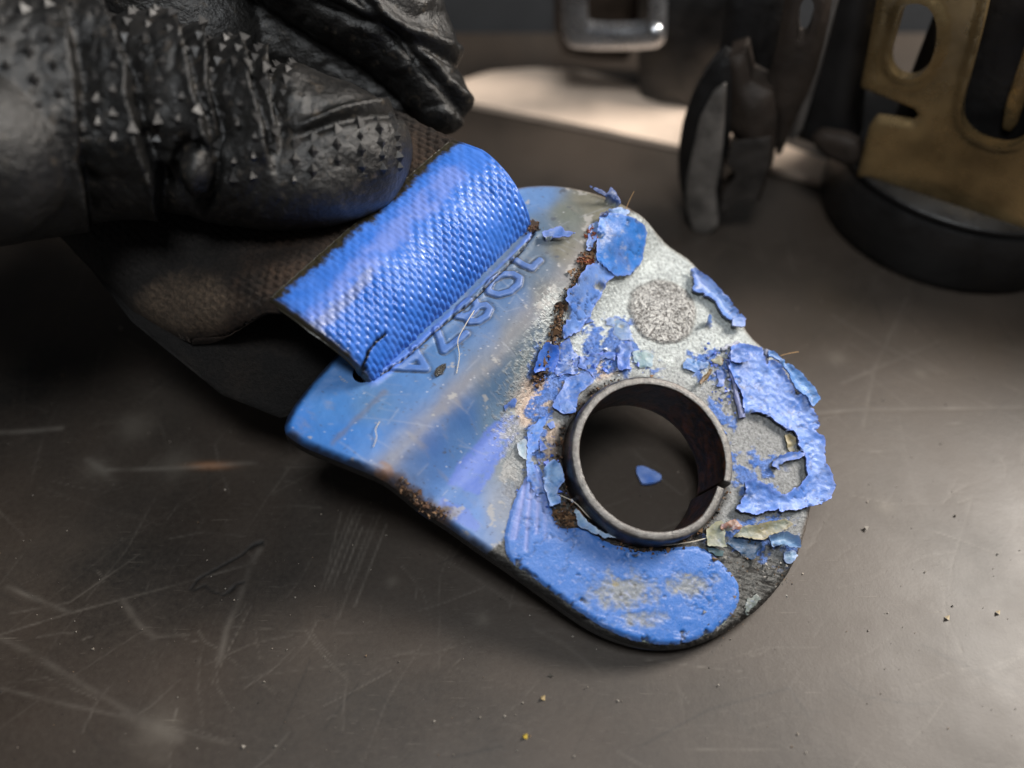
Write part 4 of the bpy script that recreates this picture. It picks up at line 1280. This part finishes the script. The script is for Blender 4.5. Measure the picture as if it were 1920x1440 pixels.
def index_disp(S, TH, px, R):
    x, y = px[..., 0], px[..., 1]
    d = .06 * fbm(x / 70., y / 70., 28., 3) - .16 * np.clip(.16 - np.abs(fbm(x / 120. + y / 140., y / 110. - x / 260., 38., 3)), 0, 1)
    d += -.10 * fold(y - .45 * (x - 800), 90, 12) + .08 * fold(y - .45 * (x - 800), 70, 16) + .07 * fold(y - 1.1 * (x - 760), 60, 14) - .08 * fold(y - 1.1 * (x - 760), 90, 14)
    return d * np.clip(np.cos(TH) + .8, 0, 1)
index_c = [(250, -420, 9.2, 1.1), (430, -250, 9.25, 1.0), (590, -110, 9.4, .90), (705, 0, 9.6, .76), (780, 105, 9.8, .52), (825, 190, 9.95, .36), (850, 250, 10.05, .24)]
ix_pos, ix_n, ix_Q, ix_T, _, _ = tube(index_c, 260, 180, index_disp)
mid_c = [(-350, -300, 8.8, 1.5), (-60, -190, 9.2, 1.3), (220, -60, 9.6, 1.0), (380, 60, 9.9, .85), (500, 160, 10.1, .7)]
md_pos, md_n, md_Q, md_T, _, _ = tube(mid_c, 120, 90)
fl_c = [(150, -130, 10.1, 1.1), (340, -30, 10.2, .95), (510, 50, 10.25, .80), (640, 120, 10.3, .62), (735, 185, 10.35, .46), (800, 232, 10.4, .30)]
fl_pos, fl_n, fl_Q, fl_T, _, _ = tube(fl_c, 200, 140, index_disp)
# heel of the thumb: smooth bulge overlapping the studded part at the left
heel_c = [(-330, 330, 7.2, .92), (-140, 292, 7.28, .84), (10, 276, 7.36, .76), (138, 266, 7.45, .70)]
hl_pos, hl_n, hl_Q, hl_T, _, _ = tube(heel_c, 160, 160, lambda S, TH, px, R: .03 * fbm(px[..., 0] / 120., px[..., 1] / 120., 4., 3))
# palm / wrist mass out of the frame
pm_c = [(-950, -620, 8.2, 2.3), (-650, -380, 8.3, 2.2), (-380, -160, 8.4, 1.9), (-200, -60, 8.7, 1.4)]
pm_pos, pm_n, pm_Q, pm_T, _, _ = tube(pm_c, 60, 60)

def join_parts(parts):
    V, Q, T, o = [], [], [], 0
    for pos, q, t in parts:
        v = pos.reshape(-1, 3)
        V.append(v); Q.append(np.asarray(q) + o); T.append(np.asarray(t) + o)
        o += len(v)
    return np.concatenate(V), np.concatenate(Q), np.concatenate(T)

V, Q, T = join_parts([(th_pos, th_Q, th_T), (ix_pos, ix_Q, ix_T), (md_pos, md_Q, md_T), (fl_pos, fl_Q, fl_T), (hl_pos, hl_Q, hl_T), (pm_pos, pm_Q, pm_T)])
gm = mesh_np("glove_src", V, Q, tris=T)
go = bpy.data.objects.new("glove_src", gm)
scene.collection.objects.link(go)
rm = go.modifiers.new("r", 'REMESH'); rm.mode = 'VOXEL'; rm.voxel_size = .024; rm.use_smooth_shade = True
sm_ = go.modifiers.new("s", 'SMOOTH'); sm_.factor = .5; sm_.iterations = 1
dg = bpy.context.evaluated_depsgraph_get()
gme = bpy.data.meshes.new_from_object(go.evaluated_get(dg))
bpy.data.objects.remove(go, do_unlink=True)
gme.name = "gloved_hand"
kg = NT("black_glove")
c = kg.coord()
col = kg.mix(kg.ramp(kg.noise(c, 1.6, 5, .6), .38, .68), srgb(14, 14, 14), srgb(34, 33, 32))
col = kg.mix(kg.math('MULTIPLY', kg.ramp(kg.noise(c, 9, 4, .6), .58, .72), .30), col, srgb(98, 88, 76))
kg.set(color=col, rough=kg.ramp(kg.noise(c, 2.2, 4), .3, .7, .32, .46), spec=.5, normal=kg.bump(kg.noise(c, 11, 6, .62), .6, .05))
hand = new_obj("gloved_hand", gme, kg.m)
for p_ in gme.polygons:
    break
gme.polygons.foreach_set("use_smooth", np.ones(len(gme.polygons), bool))
tag(hand, "hand in a black studded rubber glove pinching the belt webbing", "gloved hand")

# raised grip studs: small pyramids on the rubber (joined, too many to pick apart)
def studs():
    V, T = [], []
    n, m = th_S.shape
    s = th_S[:, 0]
    pxs = project(th_pos.reshape(-1, 3)).reshape(n, m, 2)
    row = 0
    ds, dth = .175, .19
    r = np.random.default_rng(5)
    for si in np.arange(.6, s[-1] - .12, ds):
        i = int(np.searchsorted(s, si))
        if i >= n - 2:
            break
        row += 1
        step = dth / .95
        for th in np.arange(-1.9, 1.9, step):
            t = th + (step / 2 if row % 2 else 0)
            j = int(round((t % (2 * math.pi)) / (2 * math.pi) * m)) % m
            x, y = pxs[i, j]
            if x < -40 or x > 775:
                continue
            nail = x > 555 and y < 215 + .20 * (700 - x)
            smooth = y > 345 - .1 * (x - 500) if x > 400 else y > 250 + .1 * x
            gap = False
            if nail or smooth or gap:
                continue
            p = th_pos[i, j]
            a = th_pos[min(i + 3, n - 1), j] - th_pos[max(i - 3, 0), j]
            b = th_pos[i, (j + 3) % m] - th_pos[i, (j - 3) % m]
            nn = np.cross(a, b)
            L = np.linalg.norm(nn)
            if L < 1e-9:
                continue
            nn /= L
            if nn @ th_n[i, j] < 0:
                nn = -nn
            a = a / np.linalg.norm(a)
            b = np.cross(nn, a)
            w = .070 * r.uniform(.8, 1.1); hgt = .060 * r.uniform(.75, 1.1)
            q = p - nn * .02
            o = len(V)
            for sx, sy in ((-1, 0), (0, -1), (1, 0), (0, 1)):
                V.append(q + a * w * sx + b * w * 1.25 * sy)
            for sx, sy in ((-1, 0), (0, -1), (1, 0), (0, 1)):
                V.append(q + nn * (hgt + .01) + (a * sx + b * sy) * w * .12)
            V.append(q + nn * (hgt + .014))
            for k_ in range(4):
                k2 = (k_ + 1) % 4
                T.append((o + k_, o + k2, o + 4 + k2)); T.append((o + k_, o + 4 + k2, o + 4 + k_)); T.append((o + 4 + k_, o + 4 + k2, o + 8))
    o = new_obj("grip_studs", mesh_np("grip_studs", np.array(V), None, tris=T, smooth=False), simple_mat("stud_rubber", srgb(28, 27, 27), .5, 0, var=.3, scale=9, bump=0), hand)  # dark rubber close to the glove's own tone
    o["kind"] = "stuff"
studs()
# ------------------------------------------------------------------ belt retractor standing at the back of the bench
def plane_sheet(name, pts_px, Pp, ax, ay, thick, mat, parent, holes=(), res=.05, lip=0.0, lipw=.1, smooth_it=1):
    """outline traced on the real plane through Pp spanned by ax, ay (world axes); solid of given thickness"""
    nn = np.cross(ax, ay)
    def to2(p):
        d = ray(*p)
        t = (Pp - CAM).dot(nn) / d.dot(nn)
        q = CAM + d * t - Pp
        return (q.dot(ax), q.dot(ay))
    poly = smooth_poly([to2(p) for p in pts_px], smooth_it)
    hol = [smooth_poly([to2(p) for p in h], 2) for h in holes]
    P, Q, BE, sd = grid_sheet(poly, res, hol)
    z = np.zeros(len(P))
    for h in hol:
        z = z + lip * np.exp(-(np.abs(poly_sdf(P, h)[0]) / lipw) ** 2)
    inn = -sd
    z = z - .25 * thick * (1 - np.clip(inn / (thick * .6), 0, 1)) ** 2
    W = Pp + P[:, :1] * ax + P[:, 1:] * ay
    sgn = 1 if nn.dot(CAM - Pp) > 0 else -1
    V, QQ, tg, bv = solid_from_sheet(P, Q if sgn > 0 else Q[:, ::-1], BE if sgn > 0 else BE[:, ::-1], W + (z[:, None]) * nn * sgn, W - thick * nn * sgn)
    return new_obj(name, mesh_np(name, V, QQ), mat, parent)

def box(name, c, ax, ay, az, dx, dy, dz, mat, parent, bev=.06):
    import bmesh
    bm = bmesh.new()
    bmesh.ops.create_cube(bm, size=1)
    M = Matrix(((ax[0] * dx, ay[0] * dy, az[0] * dz, c[0]), (ax[1] * dx, ay[1] * dy, az[1] * dz, c[1]), (ax[2] * dx, ay[2] * dy, az[2] * dz, c[2]), (0, 0, 0, 1)))
    bm.transform(M)
    bmesh.ops.bevel(bm, geom=list(bm.edges), offset=bev, segments=3, affect='EDGES', profile=.5)
    bmesh.ops.recalc_face_normals(bm, faces=bm.faces)
    me = bpy.data.meshes.new(name); bm.to_mesh(me); bm.free()
    return new_obj(name, me, mat, parent)

def lathe(name, prof, c, ax, ay, az, mat, parent, n=72, closed=True):
    prof = np.array(prof, float)
    th = np.linspace(0, 2 * math.pi, n, endpoint=False)
    V = np.array([c + (ax * math.cos(t) + ay * math.sin(t)) * r + az * z for t in th for r, z in prof])
    m = len(prof)
    idx = np.arange(n * m).reshape(n, m)
    nx = np.roll(idx, -1, 0)
    Q = np.stack([idx[:, :-1], nx[:, :-1], nx[:, 1:], idx[:, 1:]], -1).reshape(-1, 4)
    return new_obj(name, mesh_np(name, V, Q), mat, parent)

EX, EY, EZ = np.array([1., 0, 0]), np.array([0, 1., 0]), np.array([0, 0, 1.])
M_ZINC = simple_mat("yellow_zinc", srgb(160, 136, 96), .28, .8, var=.45, scale=1.3)
M_STEEL = simple_mat("grey_steel", srgb(128, 124, 120), .42, .6, var=.35, scale=2.5)
M_MID = simple_mat("dull_cast_steel", srgb(62, 58, 55), .5, .3, var=.5, scale=3)
M_LEAF = simple_mat("worn_cast_steel", srgb(112, 107, 102), .5, .3, var=.5, scale=3)
M_BRIGHT = simple_mat("bright_steel", srgb(190, 192, 196), .28, .9, var=.2, scale=2)
M_BLACK = simple_mat("black_plastic", srgb(26, 25, 25), .42, 0, var=.4, scale=2)
M_DARK = simple_mat("dark_brown_metal", srgb(52, 44, 38), .55, .2, var=.4, scale=2)

retr = empty("belt_retractor", Matrix.Translation(Vector(on_z(1720, 500))))
inv = retr.matrix_world.inverted()
tag(retr, "blurred belt retractor with yellow zinc bracket and black drum at the back", "belt retractor")
before = set(bpy.data.objects)
# drum
fb = on_z(1800, 556)
DR = 1.9
dc = np.array([fb[0] + .42, fb[1] + DR, 0.0])
lathe("drum_base", [(0, .004), (DR - .08, .004), (DR, .08), (DR, .95), (DR - .06, 1.05), (DR - .3, 1.08), (0, 1.08)], dc, EX, EY, EZ, M_BLACK, retr, 96)
ztop = 1.1
a = on_z(1606, 332, ztop); b = on_z(1920, 436, ztop)
bx_ = nrm(b - a)
lathe("rim_flange", [(0, 1.085), (DR + .02, 1.085), (DR + .05, 1.12), (DR + .02, 1.16), (0, 1.16)], dc, EX, EY, EZ, M_BLACK, retr, 96)
brk = [(1652, -60), (1632, 60), (1612, 165), (1640, 178), (1712, 205), (1722, 218), (1708, 232), (1640, 222), (1628, 240), (1606, 332), (1700, 362), (1800, 396), (1930, 440), (2150, 520), (2150, -60)]
dh = [(1664, 112), (1680, 60), (1694, 8), (1722, 2), (1748, 14), (1760, 50), (1754, 96), (1738, 130), (1712, 148), (1680, 142)]
ls = [(1800, 205), (1822, 130), (1850, 20), (1862, -55), (1990, -55), (1975, 100), (1950, 230), (1915, 268), (1880, 276), (1835, 262), (1808, 240)]
plane_sheet("zinc_bracket", brk, a, bx_, EZ, .14, M_ZINC, retr, [dh, ls], .04, lip=.08, lipw=.07, smooth_it=0)
back = np.array([-bx_[1], bx_[0], 0.0])
if back.dot(EY) < 0:
    back = -back
# strip seen through the slot and dark inside
plane_sheet("inner_strip", [(1872, 240), (1930, 60), (1960, -40), (1990, -40), (1925, 180), (1900, 250)], a + back * .5, bx_, EZ, .08, M_ZINC, retr)
box("spool_body", a + bx_ * 2.4 + back * 1.7 + EZ * 1.6, bx_, back, EZ, 4.6, 2.2, 3.3, M_BLACK, retr, .15)
# black side plates left of the bracket
p1 = on_z(1560, 300, ztop)
plane_sheet("side_plate", [(1480, 200), (1520, 120), (1568, -60), (1650, -60), (1625, 90), (1600, 200), (1598, 300), (1540, 285), (1475, 262)], p1 + back * .2, bx_, EZ, .5, M_BLACK, retr)
plane_sheet("side_plate", [(1460, 230), (1500, 110), (1545, -60), (1585, -60), (1530, 150), (1490, 280)], p1 + back * .05, bx_, EZ, .12, M_STEEL, retr)
plane_sheet("foot_tab", [(1515, 248), (1600, 262), (1615, 300), (1590, 318), (1530, 290)], p1 - back * .1, bx_, EZ, .2, M_DARK, retr)
# pawl, side leaf and arm of the locking gear
k2 = lambda p: crop(840, 0, 1.778, p)
pw = on_z(1325, 442)
ax_ = nrm(np.array([.95, -.3, 0]))
ay_ = nrm(np.cross(ax_, EZ))
ay_ = ay_ if ay_[1] > 0 else -ay_
plane_sheet("side_leaf", k2([(795, 600), (812, 520), (838, 400), (880, 318), (925, 285), (918, 440), (910, 540), (890, 640), (898, 755), (860, 792), (815, 775), (792, 690)]), pw, ax_, EZ, .12, M_LEAF, retr, res=.04, smooth_it=0)
plane_sheet("leaf_backing", k2([(760, 575), (772, 440), (800, 350), (860, 240), (930, 180), (960, 300), (935, 480), (900, 640), (895, 760), (850, 800), (800, 785), (780, 680)]), pw + ay_ * .14, ax_, EZ, .35, M_BLACK, retr, res=.05)
plane_sheet("pawl", k2([(925, 215), (985, 195), (1003, 290), (1080, 330), (1092, 420), (1080, 560), (1035, 690), (965, 692), (905, 742), (900, 650), (950, 585), (915, 545), (960, 490), (925, 445)]), pw + ay_ * .10, ax_, EZ, .6, M_DARK, retr, res=.05, smooth_it=0)
plane_sheet("pawl_face", k2([(945, 478), (1075, 462), (1068, 560), (1028, 672), (968, 676), (905, 722), (915, 650), (960, 590), (930, 545)]), pw + ay_ * .02, ax_, EZ, .06, M_MID, retr, res=.04, smooth_it=0)
plane_sheet("curved_arm", k2([(1095, 560), (1150, 420), (1215, 290), (1262, 120), (1290, -60), (1130, -60), (1100, 140), (1050, 330), (1085, 430)]), pw + ay_ * .35, ax_, EZ, .35, M_DARK, retr, [k2([(1160, 130), (1170, 20), (1200, -20), (1225, 20), (1210, 100), (1180, 150)])], lip=.08, lipw=.08)
plane_sheet("gear_cover", k2([(830, 320), (900, 220), (925, -60), (1140, -60), (1100, 150), (1060, 320), (1000, 300), (985, 200), (925, 215), (880, 330)]), pw + ay_ * .7, ax_, EZ, .5, M_BLACK, retr)
# black housing in the middle with the square steel loop in front
hb = on_z(1290, 260) + EY * .6
plane_sheet("housing", [(1195, -80), (1190, 150), (1200, 222), (1285, 236), (1268, 320), (1300, 330), (1345, 160), (1420, 130), (1470, -80)], hb, nrm(np.array([.97, -.2, 0])), EZ, 1.4, M_BLACK, retr)
plane_sheet("housing_back", [(1040, -80), (1040, 100), (1100, 118), (1200, 122), (1210, -80)], hb + EY * 1.0, EX, EZ, .5, M_DARK, retr)
plane_sheet("square_loop", [(1050, -90), (1051, 60), (1062, 90), (1085, 98), (1225, 98), (1246, 84), (1250, 60), (1252, -90)], hb - EY * .25 - EX * 0, nrm(np.array([.985, -.12, 0])), EZ, .28, M_BRIGHT, retr,
            [[(1100, -80), (1099, 45), (1106, 58), (1212, 57), (1217, 45), (1218, -80)]], .05, lip=.05, lipw=.12)
lathe("loop_glint", [(0, .08), (.06, .075), (.10, .04), (.11, 0)], at_depth(1228, 56, 11.75), RT, UP, -FW, M_BRIGHT, retr, 24)  # bright button put in for the highlight on the square loop
for o_ in set(bpy.data.objects) - before:
    o_.matrix_parent_inverse = inv
# ------------------------------------------------------------------ small loose things
def chip_on_bench():
    pts = [on_z(x, y, .03)[:2] for x, y in [(1190, 880), (1203, 876), (1222, 884), (1240, 893), (1238, 905), (1205, 912), (1196, 898)]]
    poly = jagged(smooth_poly(pts, 1), .02, .012, 5., 9)
    P, Q, BE, sd = grid_sheet(poly, .012)
    z = .05 + .02 * fbm(P[:, 0] * 9, P[:, 1] * 9, 3., 3) + .12 * np.clip(P[:, 0] - P[:, 0].mean(), -.2, .2) * -.6 + .02
    V, QQ, tg, bv = solid_from_sheet(P, Q, BE, np.stack([P[:, 0], P[:, 1], z], 1), np.stack([P[:, 0], P[:, 1], np.maximum(z - .035, .016)], 1))
    C = mixc(np.tile(srgb(86, 126, 206), (len(V), 1)), srgb(150, 172, 224), .4 + fbm(V[:, 0] * 6, V[:, 1] * 6, 2., 3))
    o = new_obj("paint_chip", mesh_np("paint_chip", V, QQ, C), M_PAINT)
    tag(o, "small blue paint chip on the bench seen through the steel bush", "paint chip")
chip_on_bench()

kf = NT("lint"); kf.set(color=srgb(196, 188, 172), rough=.7); M_LINT = kf.m
kf2 = NT("tan_lint"); kf2.set(color=srgb(176, 140, 96), rough=.7); M_TAN = kf2.m
def fibre(px, h, r, label, mat=M_LINT, world_pts=None):
    if world_pts is None:
        uv = px_uv(px, extra=.03)
        hh = plate_h0(uv[:, 0], uv[:, 1]) + np.asarray(h)
        W = plate_world(uv[:, 0], uv[:, 1], hh)
    else:
        W = np.array(world_pts)
    p = spline(W, 60)
    t = np.gradient(p, axis=0); t /= np.linalg.norm(t, axis=1)[:, None]
    a = np.cross(t, EZ); a /= np.linalg.norm(a, axis=1)[:, None]
    b = np.cross(t, a)
    m = 5
    th = np.linspace(0, 2 * math.pi, m, endpoint=False)
    V = (p[:, None] + r * (np.cos(th)[None, :, None] * a[:, None] + np.sin(th)[None, :, None] * b[:, None])).reshape(-1, 3)
    idx = np.arange(60 * m).reshape(60, m); nx = np.roll(idx, -1, 1)
    Q = np.stack([idx[:-1], nx[:-1], nx[1:], idx[1:]], -1).reshape(-1, 4)
    o = new_obj("lint_fibre", mesh_np("lint_fibre", V, Q), mat)
    tag(o, label, "fibre")
fibre([(884, 592), (888, 585), (872, 612), (858, 640), (861, 668), (856, 700)], [.03, .06, .08, .06, .04, .03], .0045, "pale lint fibre lying across the stamped characters")
fibre([(1050, 930), (1075, 945), (1105, 975), (1150, 1008), (1190, 1020), (1240, 1024), (1290, 1018), (1330, 1008)], [.06, .10, .10, .09, .09, .10, .09, .06], .0045, "long pale fibre curled round the foot of the steel bush", M_LINT)
fibre([(700, 838), (706, 820), (704, 806), (712, 790)], [.03, .04, .04, .03], .004, "short curved fibre near the plate's lower left rim")
fibre([(1462, 668), (1476, 666), (1490, 665)], [.05, .09, .12], .004, "short tan fibre sticking out past the right rim", M_TAN)
fibre([(1172, 395), (1175, 385), (1180, 374)], [.06, .12, .2], .004, "tiny tan fibre sticking up at the plate's back rim", M_TAN)

# dark flake lying on the plate by the stamped letter
def dark_flake():
    px = crop(720, 440, 5.144, [(480, 1340), (500, 1290), (560, 1250), (598, 1240), (600, 1280), (560, 1340), (500, 1372)])
    uvp = px_uv(px, extra=.04)
    P, Q, BE, sd = grid_sheet(jagged(uvp, .015, .008, 4., 12), .008)
    hp = plate_h0(P[:, 0], P[:, 1])
    z = hp + .045 + .015 * fbm(P[:, 0] * 12, P[:, 1] * 12, 2., 3)
    V, QQ, tg, bv = solid_from_sheet(P, Q, BE, plate_world(P[:, 0], P[:, 1], z), plate_world(P[:, 0], P[:, 1], z - .02))
    o = new_obj("dark_flake", mesh_np("dark_flake", V, QQ), simple_mat("burnt_flake", srgb(34, 30, 22), .35, var=.5, scale=20))
    tag(o, "tiny black flake lying on the blue plate beside the stamped A", "flake")
dark_flake()

# dust and grit on the mat (uncountable)
def dust():
    r = np.random.default_rng(11)
    V, T, C = [], [], []
    pal = [srgb(136, 130, 122), srgb(104, 98, 90), srgb(160, 150, 138), srgb(120, 100, 80), srgb(40, 38, 36)]
    for i in range(800):
        x, y = r.uniform(-40, 1960), r.uniform(560, 1470)
        p = on_z(x, y)
        s = .0034 * r.gamma(1.8, .6)
        o = len(V)
        d = np.array([(1, 1, 1), (-1, -1, 1), (-1, 1, -1), (1, -1, -1)], float) * r.uniform(.4, 1.4, (4, 3)) * s
        q, _ = np.linalg.qr(r.normal(size=(3, 3)))
        V.extend((d @ q + np.array([p[0], p[1], .006 + s * .6])).tolist())
        T.extend([(o, o + 1, o + 2), (o, o + 3, o + 1), (o, o + 2, o + 3), (o + 1, o + 3, o + 2)])
        C.extend([pal[r.choice(5, p=[.3, .3, .15, .1, .15])]] * 4)
    for (x, y, s, cc) in [(985, 1382, .02, srgb(186, 160, 60)), (1018, 1310, .02, srgb(170, 150, 110)), (1775, 1160, .02, srgb(196, 180, 150)), (1870, 1150, .018, srgb(196, 180, 150))]:
        p = on_z(x, y); o = len(V)
        d = np.array([(1, 1, 1), (-1, -1, 1), (-1, 1, -1), (1, -1, -1)], float) * s
        V.extend((d + np.array([p[0], p[1], .012 + s * .6])).tolist())
        T.extend([(o, o + 1, o + 2), (o, o + 3, o + 1), (o, o + 2, o + 3), (o + 1, o + 3, o + 2)])
        C.extend([cc] * 4)
    o = new_obj("dust_specks", mesh_np("dust_specks", V, None, np.array(C), smooth=False, tris=T), M_CRUMB)
    tag(o, "pale dust and grit specks scattered over the mat", kind="stuff")
dust()
